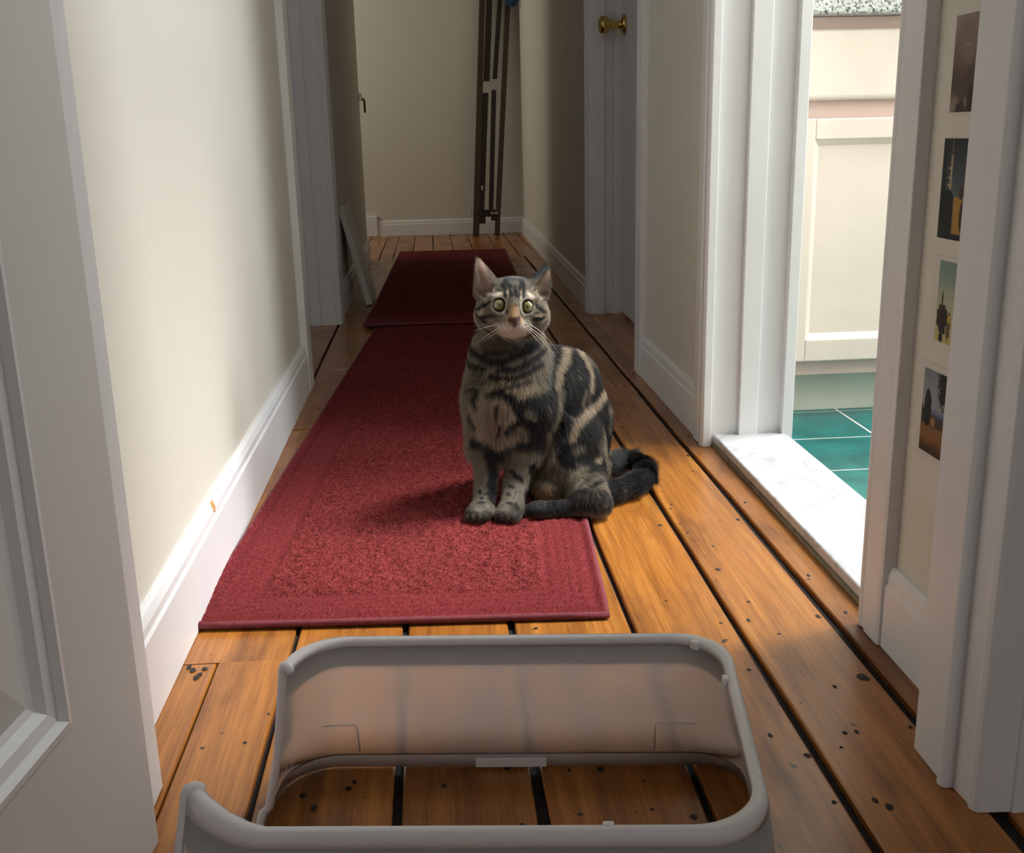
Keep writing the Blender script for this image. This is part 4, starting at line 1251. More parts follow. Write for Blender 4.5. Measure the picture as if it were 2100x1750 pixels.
# markings, plus shade painted on the hind foot and toe gaps: a chain of points on the coat, half width, colour, softness of its edge
STROKES = [
    ([(0.0515, 0.0488, 0.2641), (0.0562, 0.0478, 0.2633)], 0.02318, 'dark', 0.35),
    ([(0.0561, 0.0164, 0.2621), (0.0583, 0.0053, 0.257), (0.0609, -0.0023, 0.2512), (0.0597, -0.0114, 0.2447), (0.0588, -0.0184, 0.2378), (0.058, -0.0241, 0.2306), (0.0574, -0.0287, 0.2233), (0.0569, -0.0324, 0.2157), (0.0564, -0.0353, 0.2079)], 0.02318, 'dark', 0.35),
    ([(0.086, 0.0244, 0.2491), (0.0874, 0.0138, 0.243), (0.0893, 0.0066, 0.2363), (0.0914, 0.0015, 0.2291), (0.0938, -0.0018, 0.2215), (0.0964, -0.0036, 0.2136), (0.0941, -0.0094, 0.2062), (0.092, -0.0139, 0.1986), (0.0901, -0.0172, 0.1906), (0.0883, -0.0194, 0.1824), (0.0864, -0.0219, 0.1743)], 0.02674, 'dark', 0.35),
    ([(0.123, 0.0283, 0.2053), (0.1232, 0.0258, 0.1969), (0.1236, 0.0251, 0.188), (0.1242, 0.0249, 0.179), (0.1247, 0.0243, 0.1701), (0.1251, 0.0233, 0.1613), (0.1241, 0.0205, 0.153), (0.1227, 0.0156, 0.1452), (0.1194, -0.0021, 0.141), (0.1164, -0.0179, 0.1364), (0.1146, -0.0253, 0.1296)], 0.02674, 'dark', 0.35),
    ([(0.0481, -0.0447, 0.1961), (0.0477, -0.0472, 0.1883), (0.0475, -0.0484, 0.1802), (0.0475, -0.0476, 0.1715), (0.0478, -0.0446, 0.1622), (0.048, -0.0419, 0.153), (0.048, -0.0407, 0.1441)], 0.02674, 'dark', 0.35),
    ([(0.0822, -0.0308, 0.1547), (0.0823, -0.034, 0.1467), (0.0824, -0.0373, 0.1387), (0.0825, -0.0402, 0.1307), (0.0827, -0.0427, 0.1225), (0.083, -0.0446, 0.1142)], 0.03388, 'dark', 0.35),
    ([(0.139, 0.0605, 0.1808), (0.1433, 0.07, 0.1707), (0.1438, 0.0589, 0.1657), (0.1427, 0.0483, 0.1601), (0.1424, 0.0428, 0.1533), (0.1423, 0.039, 0.146), (0.1425, 0.0363, 0.1385), (0.1428, 0.0347, 0.1306), (0.1434, 0.0348, 0.1223), (0.1442, 0.036, 0.1136), (0.1452, 0.0385, 0.1046), (0.1464, 0.0423, 0.0951), (0.1478, 0.0472, 0.0852), (0.1494, 0.0528, 0.0751)], 0.01605, 'dark', 0.35),
    ([(0.0096, -0.0743, 0.1764), (0.0108, -0.0724, 0.1676), (0.0121, -0.0697, 0.1584), (0.0135, -0.0666, 0.1491), (0.0149, -0.0629, 0.1395), (0.0163, -0.0584, 0.1297), (0.0179, -0.0533, 0.1196)], 0.01961, 'dark', 0.35),
    ([(0.0946, -0.0462, 0.0956), (0.1006, -0.0456, 0.0889), (0.1068, -0.0447, 0.0821), (0.113, -0.0429, 0.075), (0.1195, -0.0399, 0.0676), (0.1267, -0.0332, 0.0588)], 0.02229, 'dark', 0.35),
    ([(0.1644, 0.081, 0.0367), (0.1785, 0.0995, 0.0317), (0.1922, 0.1148, 0.0276), (0.2022, 0.1098, 0.0301), (0.2071, 0.0921, 0.0316), (0.2098, 0.0645, 0.0364), (0.2134, 0.0422, 0.0396), (0.2184, 0.0278, 0.0403), (0.2176, 0.0141, 0.0355), (0.2184, 0.0083, 0.0282), (0.207, -0.0047, 0.0298), (0.1952, -0.02, 0.0322), (0.1852, -0.0271, 0.0318), (0.1757, -0.0324, 0.0308), (0.1652, -0.0394, 0.0311), (0.1549, -0.0461, 0.0313), (0.1453, -0.0489, 0.0302), (0.1357, -0.0524, 0.0293)], 0.0208, 'dark', 0.35),
    ([(0.0587, -0.0471, 0.1037), (0.0612, -0.0494, 0.0968), (0.0636, -0.0516, 0.09), (0.066, -0.0542, 0.0832)], 0.01783, 'dark', 0.35),
    ([(0.0651, 0.0593, 0.26), (0.0727, 0.0593, 0.2582), (0.0803, 0.0594, 0.256), (0.0888, 0.0688, 0.2517), (0.0958, 0.0689, 0.2489), (0.1031, 0.0691, 0.245), (0.1103, 0.0694, 0.2399), (0.1155, 0.0601, 0.2357), (0.1215, 0.0601, 0.2288), (0.1263, 0.0602, 0.2212), (0.1301, 0.0602, 0.213), (0.1327, 0.0604, 0.2044), (0.1349, 0.0607, 0.1954), (0.1371, 0.0608, 0.1873), (0.1396, 0.061, 0.1792), (0.144, 0.0702, 0.1687), (0.1474, 0.0704, 0.1609), (0.1505, 0.0704, 0.1535), (0.1534, 0.0703, 0.1456), (0.1558, 0.0701, 0.1374), (0.1571, 0.0701, 0.1286), (0.1558, 0.0603, 0.1222), (0.1557, 0.0605, 0.1132), (0.1551, 0.0607, 0.1043)], 0.00891, 'dark', 0.35),
    ([(0.1497, 0.0478, 0.0974), (0.1525, 0.0602, 0.084), (0.1518, 0.0607, 0.0742)], 0.00743, 'dark', 0.35),
    ([(0.1704, 0.1287, 0.0387)], 0.00743, 'dark', 0.35),
    ([(0.164, 0.0941, 0.0434), (0.1585, 0.0741, 0.0391), (0.1551, 0.0665, 0.031), (0.1535, 0.0692, 0.0195)], 0.00743, 'dark', 0.35),
    ([(0.0742, 0.0344, 0.2579), (0.0703, 0.0127, 0.2536), (0.0675, -0.0011, 0.2478)], 0.0085, 'light', 0.35),
    ([(0.0675, -0.0011, 0.2478), (0.0626, -0.0111, 0.2428), (0.058, -0.0192, 0.2375), (0.0535, -0.0265, 0.2321), (0.0516, -0.0317, 0.2246), (0.0499, -0.0359, 0.217), (0.0481, -0.0399, 0.2094)], 0.00757, 'light', 0.35),
    ([(0.0546, -0.0381, 0.2015), (0.0522, -0.0418, 0.1928), (0.0498, -0.0455, 0.1842), (0.0475, -0.0482, 0.1753), (0.0448, -0.0493, 0.167), (0.0423, -0.0481, 0.1581), (0.0399, -0.0467, 0.149), (0.0375, -0.0454, 0.14)], 0.00754, 'mid', 0.35),
    ([(0.0995, 0.07, 0.2468), (0.1006, 0.0423, 0.2449), (0.1043, 0.0337, 0.2391), (0.1085, 0.0292, 0.2325), (0.1112, 0.0229, 0.2241), (0.1144, 0.02, 0.215), (0.113, 0.014, 0.2074), (0.1119, 0.0102, 0.1995), (0.1111, 0.0082, 0.1911)], 0.00625, 'light', 0.35),
    ([(0.0883, -0.0004, 0.2308), (0.089, -0.0054, 0.2238), (0.0899, -0.0091, 0.2166)], 0.00219, 'mid', 0.35),
    ([(0.1004, -0.0053, 0.1917), (0.0968, -0.0099, 0.1819), (0.093, -0.0159, 0.1725)], 0.00439, 'mid', 0.35),
    ([(0.1432, 0.0701, 0.1711), (0.1425, 0.058, 0.1692), (0.1347, 0.0373, 0.1675), (0.1287, 0.0276, 0.1631)], 0.00757, 'light', 0.35),
    ([(0.1287, 0.0276, 0.1631), (0.1203, 0.0179, 0.1588), (0.1108, 0.0002, 0.1567), (0.1013, -0.0182, 0.155), (0.0943, -0.0266, 0.1511), (0.0877, -0.0323, 0.1465), (0.0814, -0.0364, 0.1415), (0.0781, -0.0394, 0.1351), (0.0749, -0.0418, 0.1285), (0.0717, -0.0437, 0.1218)], 0.00823, 'light', 0.35),
    ([(0.1496, 0.055, 0.1476), (0.1491, 0.0482, 0.1407), (0.1491, 0.0446, 0.1329), (0.1497, 0.0443, 0.1242), (0.1485, 0.0424, 0.1132), (0.1477, 0.043, 0.1014)], 0.00192, 'mid', 0.35),
    ([(0.1517, 0.061, 0.0679), (0.1494, 0.0527, 0.0594)], 0.00357, 'mid', 0.35),
    ([(0.0422, -0.0049, 0.264), (0.0394, -0.0204, 0.2586), (0.0372, -0.0307, 0.2522), (0.0354, -0.0377, 0.2452), (0.0343, -0.0419, 0.2376), (0.0333, -0.0449, 0.2298), (0.0323, -0.048, 0.2219), (0.0312, -0.0522, 0.2144), (0.03, -0.057, 0.207)], 0.00494, 'grey', 0.35),
    ([(0.0268, -0.0517, 0.1334), (0.0302, -0.0441, 0.1201), (0.0332, -0.0417, 0.1082)], 0.00549, 'mid', 0.35),
    ([(0.0294, -0.0454, 0.123), (0.0283, -0.0437, 0.1142), (0.0271, -0.0424, 0.1055), (0.026, -0.0409, 0.0968), (0.0248, -0.0395, 0.088), (0.0327, -0.043, 0.0788)], 0.00686, 'mid', 0.35),
    ([(0.0763, -0.0488, 0.0997), (0.0886, -0.0463, 0.1021)], 0.00686, 'mid', 0.35),
    ([(0.0176, -0.0358, 0.0584), (0.0253, -0.0461, 0.0585), (0.0333, -0.0529, 0.0574), (0.0415, -0.0572, 0.0555), (0.0501, -0.0613, 0.0531), (0.0584, -0.0681, 0.0517), (0.0655, -0.0834, 0.0531)], 0.01714, 'brown', 0.35),
    ([(0.0091, -0.04, 0.0252), (0.0147, -0.0555, 0.0299), (0.0221, -0.0615, 0.0317), (0.0297, -0.0643, 0.0323)], 0.01086, 'tan', 0.35),
    ([(0.0417, -0.0641, 0.0353), (0.0518, -0.0641, 0.0349), (0.0601, -0.0787, 0.0395)], 0.008, 'brown', 0.35),
    ([(-0.0082, -0.1254, 0.0285), (-0.0009, -0.1278, 0.0296), (0.0065, -0.1283, 0.03), (0.014, -0.1276, 0.03), (0.0217, -0.1255, 0.0295), (0.0307, -0.1229, 0.0293), (0.0394, -0.1222, 0.0299), (0.0481, -0.1218, 0.0305), (0.0567, -0.1222, 0.0314)], 0.01337, 'dark', 0.35),
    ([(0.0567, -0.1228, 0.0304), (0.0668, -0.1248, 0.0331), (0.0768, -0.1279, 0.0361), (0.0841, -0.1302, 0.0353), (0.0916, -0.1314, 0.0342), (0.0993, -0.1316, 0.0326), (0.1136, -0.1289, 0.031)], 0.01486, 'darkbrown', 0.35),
    ([(-0.0029, -0.1195, 0.0346), (0.0052, -0.1207, 0.0354), (0.0135, -0.1204, 0.0355), (0.022, -0.118, 0.0349), (0.0305, -0.1155, 0.0344), (0.0388, -0.1151, 0.0345), (0.0471, -0.1153, 0.0349), (0.0552, -0.1168, 0.0357), (0.0627, -0.1204, 0.0366), (0.0701, -0.1243, 0.0376), (0.0776, -0.1274, 0.0383), (0.0852, -0.1296, 0.0387), (0.093, -0.1303, 0.0386), (0.101, -0.1299, 0.038), (0.1092, -0.1283, 0.0371), (0.1178, -0.1247, 0.0354)], 0.01931, 'darkbrown', 0.5),  # shade over the hind foot, put into the coat colour as dark brown
    ([(-0.0082, -0.1254, 0.0285), (-0.0009, -0.1278, 0.0296), (0.0065, -0.1283, 0.03), (0.014, -0.1276, 0.03), (0.0217, -0.1255, 0.0295), (0.0307, -0.1229, 0.0293), (0.0394, -0.1222, 0.0299), (0.0481, -0.1218, 0.0305), (0.0567, -0.1222, 0.0314)], 0.01189, 'dark', 0.35),
    ([(0.0777, -0.1058, 0.0564), (0.0849, -0.1016, 0.0599), (0.0927, -0.0934, 0.0621), (0.1013, -0.0809, 0.0629), (0.1125, -0.0657, 0.0605), (0.1254, -0.0413, 0.0552)], 0.00297, 'brown', 0.35),
    ([(0.0839, -0.1265, 0.0449), (0.0979, -0.1258, 0.0464), (0.1107, -0.1255, 0.0408)], 0.00183, 'mid', 0.35),
    ([(0.0716, -0.1161, 0.048), (0.0804, -0.1193, 0.0517), (0.0897, -0.1189, 0.0542), (0.0977, -0.112, 0.0563), (0.107, -0.0972, 0.0557), (0.1176, -0.075, 0.0528)], 0.00386, 'dark', 0.35),
    ([(0.1133, -0.0414, 0.0771), (0.1222, -0.0306, 0.0796)], 0.00494, 'light', 0.35),
    ([(0.1405, 0.037, 0.0645)], 0.00494, 'light', 0.35),
    ([(0.1526, 0.0644, 0.0623)], 0.00494, 'light', 0.35),
    ([(0.0967, -0.0719, 0.0676), (0.1061, -0.0618, 0.0672), (0.1163, -0.0479, 0.0656), (0.1275, -0.0281, 0.0622)], 0.00446, 'dark', 0.35),
    ([(0.1183, -0.1213, 0.039), (0.1147, -0.129, 0.0273)], 0.00206, 'grey', 0.35),
    ([(0.1999, 0.1111, 0.0257), (0.2111, 0.1014, 0.0363)], 0.00251, 'mid', 0.35),
    ([(0.1563, -0.0448, 0.0321), (0.158, -0.0491, 0.0221)], 0.00274, 'brown', 0.35),
    ([(-0.0426, -0.0811, 0.2115), (-0.0438, -0.0815, 0.2035), (-0.0449, -0.0816, 0.1955), (-0.046, -0.0816, 0.1873), (-0.047, -0.0808, 0.179), (-0.0481, -0.0794, 0.1704), (-0.0491, -0.0777, 0.1618), (-0.0501, -0.0759, 0.153), (-0.0512, -0.0741, 0.1443), (-0.0522, -0.0731, 0.1357)], 0.03017, 'light', 0.6),
    ([(-0.0864, -0.0698, 0.1936), (-0.0855, -0.0704, 0.1854), (-0.0846, -0.0699, 0.1769), (-0.0837, -0.0692, 0.1684), (-0.0828, -0.0682, 0.1597), (-0.0818, -0.0671, 0.151), (-0.0809, -0.0662, 0.1422)], 0.01372, 'light', 0.6),
    ([(-0.0035, -0.0741, 0.2167), (-0.0094, -0.0769, 0.2063)], 0.01234, 'light', 0.5),
    ([(-0.0626, -0.078, 0.1734), (-0.0617, -0.0767, 0.1644), (-0.0607, -0.0751, 0.1554), (-0.0598, -0.0736, 0.1463), (-0.0588, -0.0725, 0.1373), (-0.0579, -0.0723, 0.1285)], 0.01783, 'rosy', 0.6),
    ([(-0.0693, -0.0579, 0.2885), (-0.0614, -0.064, 0.2891), (-0.0535, -0.0684, 0.2894), (-0.0455, -0.0714, 0.2894), (-0.0375, -0.0733, 0.2892), (-0.0294, -0.0739, 0.2888)], 0.01234, 'brown', 0.6),
    ([(-0.0892, -0.0106, 0.2822), (-0.0912, -0.0101, 0.2768), (-0.0905, -0.0307, 0.2742), (-0.0837, -0.0482, 0.2718), (-0.0767, -0.0586, 0.2681), (-0.069, -0.0662, 0.2652), (-0.0612, -0.0716, 0.2618), (-0.0525, -0.0751, 0.2636), (-0.0438, -0.0773, 0.2651), (-0.0369, -0.0778, 0.2682), (-0.03, -0.0775, 0.2711), (-0.0231, -0.0765, 0.2739), (-0.0161, -0.0747, 0.2765), (-0.009, -0.072, 0.2789), (-0.0018, -0.0681, 0.2811), (0.0057, -0.0621, 0.2852), (0.0135, -0.0534, 0.2887)], 0.00749, 'dark', 0.35),
    ([(-0.0724, -0.0597, 0.2772), (-0.0646, -0.066, 0.2771), (-0.0567, -0.0706, 0.2767), (-0.0466, -0.0738, 0.279), (-0.0365, -0.0753, 0.281), (-0.0296, -0.0751, 0.283), (-0.0227, -0.0743, 0.2849), (-0.0157, -0.0726, 0.2866), (-0.0086, -0.0697, 0.289), (-0.0013, -0.0657, 0.2912), (0.0061, -0.0599, 0.2931)], 0.00464, 'darkbrown', 0.35),
    ([(-0.0961, -0.0105, 0.2604), (-0.0966, -0.0264, 0.2522), (-0.0853, -0.0533, 0.2504), (-0.0734, -0.0652, 0.2519)], 0.00499, 'dark', 0.35),
    ([(-0.0523, -0.0767, 0.2501), (-0.0451, -0.0785, 0.2506), (-0.0379, -0.0795, 0.251), (-0.0307, -0.0797, 0.2512), (-0.0237, -0.079, 0.2536), (-0.0167, -0.0776, 0.2558), (-0.0097, -0.0753, 0.2578), (-0.0003, -0.0706, 0.2621), (0.0094, -0.0634, 0.2658), (0.0173, -0.054, 0.2712), (0.0261, -0.0375, 0.2754)], 0.00606, 'dark', 0.35),
    ([(-0.0646, -0.0724, 0.2398), (-0.0571, -0.0759, 0.2394), (-0.0495, -0.0783, 0.2387), (-0.0419, -0.0798, 0.2378), (-0.0324, -0.0803, 0.2382), (-0.0227, -0.0796, 0.2384), (-0.0129, -0.0773, 0.2417), (-0.0029, -0.0734, 0.2446), (0.0044, -0.0692, 0.2481), (0.0119, -0.0637, 0.2512), (0.0197, -0.0559, 0.254)], 0.00481, 'dark', 0.35),
    ([(-0.1007, -0.01, 0.2301)], 0.00196, 'darkbrown', 0.35),
    ([(-0.0931, -0.0432, 0.2372), (-0.0848, -0.0557, 0.2397), (-0.0764, -0.0642, 0.2412)], 0.00196, 'darkbrown', 0.35),
    ([(-0.0954, -0.0456, 0.2251), (-0.0875, -0.0565, 0.227), (-0.0796, -0.0639, 0.2282), (-0.0716, -0.0695, 0.2289), (-0.0622, -0.0744, 0.2304), (-0.0528, -0.0778, 0.2315)], 0.00196, 'darkbrown', 0.35),
    ([(-0.0587, -0.0777, 0.2156), (-0.0505, -0.0793, 0.2191), (-0.0423, -0.0804, 0.2226), (-0.035, -0.0808, 0.2238), (-0.0277, -0.0804, 0.2248), (-0.0202, -0.0793, 0.2256), (-0.0118, -0.0771, 0.2276), (-0.0032, -0.0739, 0.2293)], 0.00374, 'dark', 0.35),
    ([(-0.0671, -0.0766, 0.2086), (-0.0589, -0.0785, 0.2109), (-0.0507, -0.0799, 0.213), (-0.0427, -0.0813, 0.2088), (-0.0346, -0.0817, 0.2043)], 0.00642, 'dark', 0.35),
    ([(-0.0346, -0.0817, 0.2043), (-0.0302, -0.0813, 0.197), (-0.0257, -0.0804, 0.1895), (-0.0211, -0.0792, 0.1819), (-0.0166, -0.0775, 0.1741), (-0.0119, -0.0755, 0.1663), (-0.0072, -0.0732, 0.1583), (-0.0025, -0.0707, 0.1502), (0.0023, -0.0679, 0.142), (0.0071, -0.0643, 0.1335)], 0.00927, 'dark', 0.35),
    ([(-0.0112, -0.078, 0.1911), (-0.0006, -0.076, 0.1923), (0.01, -0.0732, 0.1933), (0.0173, -0.0702, 0.1946), (0.0247, -0.0661, 0.1956), (0.0323, -0.0603, 0.1963)], 0.01177, 'dark', 0.35),
    ([(-0.0072, -0.077, 0.1779), (0.004, -0.0738, 0.168)], 0.00494, 'mid', 0.35),
    ([(-0.1027, -0.042, 0.2102), (-0.0949, -0.0558, 0.2125), (-0.0869, -0.064, 0.2134)], 0.00321, 'dark', 0.35),
    ([(-0.0884, -0.064, 0.2107), (-0.0874, -0.0675, 0.203)], 0.0025, 'dark', 0.35),
    ([(-0.0928, -0.0636, 0.1994), (-0.0893, -0.0678, 0.1875)], 0.00428, 'dark', 0.35),
    ([(-0.099, -0.0547, 0.1688), (-0.0965, -0.0568, 0.162), (-0.094, -0.0584, 0.1551), (-0.0915, -0.0596, 0.1481)], 0.00357, 'dark', 0.35),
    ([(-0.041, -0.074, 0.1441), (-0.0353, -0.0751, 0.1514), (-0.0297, -0.0762, 0.1586), (-0.0185, -0.0755, 0.1622)], 0.00606, 'dark', 0.35),
    ([(-0.0553, -0.0808, 0.1951), (-0.0565, -0.0806, 0.1856), (-0.0576, -0.0793, 0.1759), (-0.0587, -0.0775, 0.1659)], 0.00214, 'darkbrown', 0.35),
    ([(-0.0377, -0.0817, 0.1903), (-0.0392, -0.0812, 0.1817), (-0.0407, -0.08, 0.173)], 0.00192, 'brown', 0.35),
    ([(-0.0519, -0.0768, 0.1583), (-0.0541, -0.0744, 0.147), (-0.0564, -0.0728, 0.1358)], 0.00214, 'darkbrown', 0.35),
    ([(-0.0929, -0.0556, 0.1223), (-0.0852, -0.0613, 0.1185), (-0.0774, -0.0646, 0.1141), (-0.0699, -0.0664, 0.111), (-0.0623, -0.0667, 0.1074), (-0.0547, -0.0655, 0.1034), (-0.0468, -0.0623, 0.0988)], 0.01034, 'dark', 0.35),
    ([(-0.0414, -0.0679, 0.109), (-0.0338, -0.0683, 0.1122), (-0.0263, -0.0679, 0.1152), (-0.0187, -0.0671, 0.118), (-0.0101, -0.0654, 0.118), (-0.0015, -0.0632, 0.118), (0.0073, -0.0598, 0.1176)], 0.01034, 'dark', 0.35),
    ([(-0.0326, -0.073, 0.1435), (-0.022, -0.0716, 0.1434), (-0.0114, -0.0703, 0.1432)], 0.00549, 'mid', 0.35),
    ([(-0.0824, -0.0619, 0.0998), (-0.0824, -0.0623, 0.0922), (-0.0824, -0.0638, 0.0849), (-0.0825, -0.0661, 0.0778), (-0.0826, -0.0684, 0.0708), (-0.0827, -0.0719, 0.0642), (-0.0829, -0.0777, 0.0583), (-0.0833, -0.087, 0.0537), (-0.0837, -0.0976, 0.0495), (-0.0841, -0.1078, 0.0454), (-0.0845, -0.1182, 0.0414)], 0.01426, 'mid', 0.6),
    ([(-0.0278, -0.0634, 0.0927), (-0.028, -0.0639, 0.085), (-0.0283, -0.066, 0.0777), (-0.0287, -0.0688, 0.0707), (-0.0291, -0.0725, 0.064), (-0.0298, -0.0787, 0.0581), (-0.0307, -0.0889, 0.0537), (-0.0316, -0.1003, 0.0497), (-0.0326, -0.1115, 0.0458), (-0.0336, -0.1228, 0.042), (-0.0344, -0.1315, 0.0373)], 0.01664, 'mid', 0.6),
    ([(-0.0702, -0.0654, 0.1054), (-0.0656, -0.0635, 0.0919), (-0.0657, -0.0636, 0.0835), (-0.0658, -0.0653, 0.0755), (-0.0659, -0.0674, 0.0676), (-0.0665, -0.0709, 0.0603), (-0.0673, -0.0765, 0.0536), (-0.0681, -0.0841, 0.0477), (-0.0694, -0.0941, 0.0429), (-0.0707, -0.1039, 0.0382)], 0.00958, 'dark', 0.35),
    ([(0.0008, -0.056, 0.0788), (-0.0005, -0.0548, 0.0708)], 0.00773, 'dark', 0.35),
    ([(0.0021, -0.0095, 0.0482), (0.0014, -0.002, 0.0378), (-0, -0.0017, 0.0297), (-0.0023, -0.0018, 0.0209)], 0.00773, 'dark', 0.35),
    ([(-0.0125, -0.0695, 0.0367), (-0.0174, -0.0896, 0.0347)], 0.00773, 'dark', 0.35),
    ([(-0.0899, -0.0874, 0.0512), (-0.0893, -0.0975, 0.0482)], 0.00247, 'dark', 0.35),
    ([(-0.0822, -0.0996, 0.0486), (-0.0773, -0.0984, 0.048)], 0.00247, 'dark', 0.35),
    ([(-0.0898, -0.1065, 0.0451), (-0.0852, -0.1097, 0.0447)], 0.00247, 'dark', 0.35),
    ([(-0.0953, -0.1178, 0.0398), (-0.0846, -0.119, 0.041)], 0.00278, 'dark', 0.35),
    ([(-0.0865, -0.0732, 0.0603), (-0.0818, -0.0752, 0.0607)], 0.00166, 'brown', 0.35),
    ([(-0.0356, -0.0637, 0.074), (-0.031, -0.0673, 0.0724)], 0.00278, 'dark', 0.35),
    ([(-0.03, -0.0692, 0.0691), (-0.0236, -0.0721, 0.0646), (-0.017, -0.0723, 0.0592)], 0.00464, 'dark', 0.35),
    ([(-0.0398, -0.0815, 0.0544), (-0.0354, -0.0882, 0.0539)], 0.00402, 'dark', 0.35),
    ([(-0.0443, -0.0998, 0.0475), (-0.0423, -0.1051, 0.0473)], 0.00309, 'dark', 0.35),
    ([(-0.047, -0.1259, 0.0403), (-0.0401, -0.1296, 0.0397), (-0.0331, -0.1298, 0.0379)], 0.0034, 'dark', 0.35),
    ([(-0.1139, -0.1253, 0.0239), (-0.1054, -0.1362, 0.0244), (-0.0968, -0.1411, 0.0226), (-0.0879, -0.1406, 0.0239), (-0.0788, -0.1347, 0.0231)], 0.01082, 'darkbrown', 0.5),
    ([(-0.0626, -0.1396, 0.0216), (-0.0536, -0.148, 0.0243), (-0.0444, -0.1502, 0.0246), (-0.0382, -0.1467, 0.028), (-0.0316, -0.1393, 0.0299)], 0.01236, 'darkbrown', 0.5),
    ([(-0.1087, -0.1314, 0.0259), (-0.1097, -0.13, 0.0154)], 0.00139, 'dark', 0.35),  # from here, shade of the gaps between the toes, painted as dark lines
    ([(-0.0979, -0.1404, 0.0249), (-0.0987, -0.1348, 0.0129)], 0.00139, 'dark', 0.35),
    ([(-0.0867, -0.1397, 0.0254), (-0.0876, -0.1367, 0.0142)], 0.00139, 'dark', 0.35),
    ([(-0.0624, -0.1386, 0.025), (-0.0633, -0.1368, 0.0143)], 0.00139, 'dark', 0.35),
    ([(-0.0519, -0.1488, 0.0245), (-0.0523, -0.1399, 0.0115)], 0.00139, 'dark', 0.35),
    ([(-0.042, -0.1495, 0.0255), (-0.0427, -0.1467, 0.0144)], 0.00139, 'dark', 0.35),
    ([(-0.1134, -0.1268, 0.0232), (-0.1118, -0.1297, 0.0204)], 0.00214, 'mid', 0.35),
    ([(-0.1036, -0.1367, 0.0263), (-0.1026, -0.1387, 0.022)], 0.00238, 'mid', 0.35),
    ([(-0.0919, -0.14, 0.027), (-0.0921, -0.1415, 0.0226)], 0.00214, 'brown', 0.35),
    ([(-0.0669, -0.1327, 0.0218), (-0.0679, -0.13, 0.0171)], 0.00214, 'mid', 0.35),
    ([(-0.0575, -0.1445, 0.0256), (-0.0571, -0.1458, 0.0211)], 0.00238, 'mid', 0.35),
    ([(-0.0467, -0.1496, 0.0257), (-0.0468, -0.1506, 0.0223)], 0.00214, 'brown', 0.35),
    ([(-0.0772, -0.0446, 0.4198), (-0.0752, -0.0468, 0.4133), (-0.0732, -0.0485, 0.4067), (-0.0704, -0.0506, 0.4002), (-0.0675, -0.0528, 0.3936)], 0.00731, 'ear', 0.35),
    ([(0.0203, -0.0491, 0.3867), (0.0258, -0.0454, 0.3932), (0.0313, -0.0417, 0.3998), (0.0348, -0.0305, 0.4101)], 0.00503, 'cream', 0.35),
    ([(0.0121, -0.0519, 0.399), (0.0241, -0.0413, 0.4063), (0.0322, -0.0308, 0.4118)], 0.00713, 'slate', 0.35),
    ([(-0.0228, -0.0579, 0.3964), (-0.0233, -0.0839, 0.3874)], 0.03017, 'greyd', 0.5),
    ([(-0.0454, -0.0403, 0.3954), (-0.0329, -0.0489, 0.3969), (-0.0263, -0.0569, 0.3966), (-0.0194, -0.0603, 0.3957), (-0.0071, -0.0525, 0.3952), (0.0043, -0.0401, 0.3965)], 0.00624, 'slate', 0.35),
    ([(-0.0356, -0.0599, 0.3953), (-0.0396, -0.077, 0.3879)], 0.00446, 'dark', 0.35),
    ([(-0.0115, -0.0624, 0.394), (-0.0098, -0.0775, 0.387)], 0.00446, 'dark', 0.35),
    ([(-0.0365, -0.0715, 0.3915), (-0.0401, -0.0881, 0.3815), (-0.0403, -0.0956, 0.3715)], 0.00357, 'dark', 0.35),
    ([(-0.0317, -0.073, 0.3916), (-0.0306, -0.0914, 0.3834), (-0.0291, -0.0983, 0.3764)], 0.00253, 'dark', 0.35),
    ([(-0.0233, -0.0839, 0.3874), (-0.0228, -0.0955, 0.3802), (-0.0239, -0.0998, 0.3738)], 0.00386, 'dark', 0.35),
    ([(-0.0149, -0.0796, 0.3875), (-0.0175, -0.0929, 0.3805), (-0.0203, -0.0986, 0.3744)], 0.00238, 'dark', 0.35),
    ([(-0.0107, -0.0813, 0.3849), (-0.0104, -0.092, 0.3766), (-0.0102, -0.0961, 0.3675)], 0.00371, 'dark', 0.35),
    ([(-0.0353, -0.0889, 0.3832), (-0.0353, -0.0983, 0.3722)], 0.00201, 'cream', 0.35),
    ([(-0.0139, -0.0878, 0.3823), (-0.0149, -0.0971, 0.3722)], 0.00183, 'cream', 0.35),
    ([(-0.0268, -0.1019, 0.3707), (-0.0265, -0.1069, 0.3608)], 0.00567, 'greyl', 0.6),
    ([(-0.054, -0.0883, 0.3776), (-0.045, -0.088, 0.3799)], 0.00439, 'cream', 0.6),
    ([(-0.0021, -0.0841, 0.3788), (0.0033, -0.0913, 0.3725)], 0.00384, 'cream', 0.6),
    ([(-0.0582, -0.0849, 0.3781), (-0.0677, -0.0605, 0.3713)], 0.00366, 'greyl', 0.6),
    ([(-0.0696, -0.0537, 0.3848), (-0.0625, -0.0565, 0.3868)], 0.00457, 'mid', 0.6),
    ([(0.0081, -0.0714, 0.3829), (0.016, -0.0533, 0.3729)], 0.00411, 'cream', 0.6),
    ([(-0.053, -0.0909, 0.3521), (-0.0445, -0.0965, 0.3527)], 0.00366, 'cream', 0.5),
    ([(-0.0101, -0.097, 0.3481), (-0.0015, -0.0909, 0.3495)], 0.00366, 'cream', 0.5),
    ([(-0.0607, -0.0859, 0.3672), (-0.0688, -0.0773, 0.3622), (-0.0746, -0.0745, 0.3575), (-0.0804, -0.07, 0.3525), (-0.0847, -0.0501, 0.3476)], 0.00312, 'dark', 0.35),
    ([(-0.0567, -0.09, 0.3436), (-0.0681, -0.0856, 0.3433), (-0.0776, -0.079, 0.3399)], 0.00282, 'dark', 0.35),
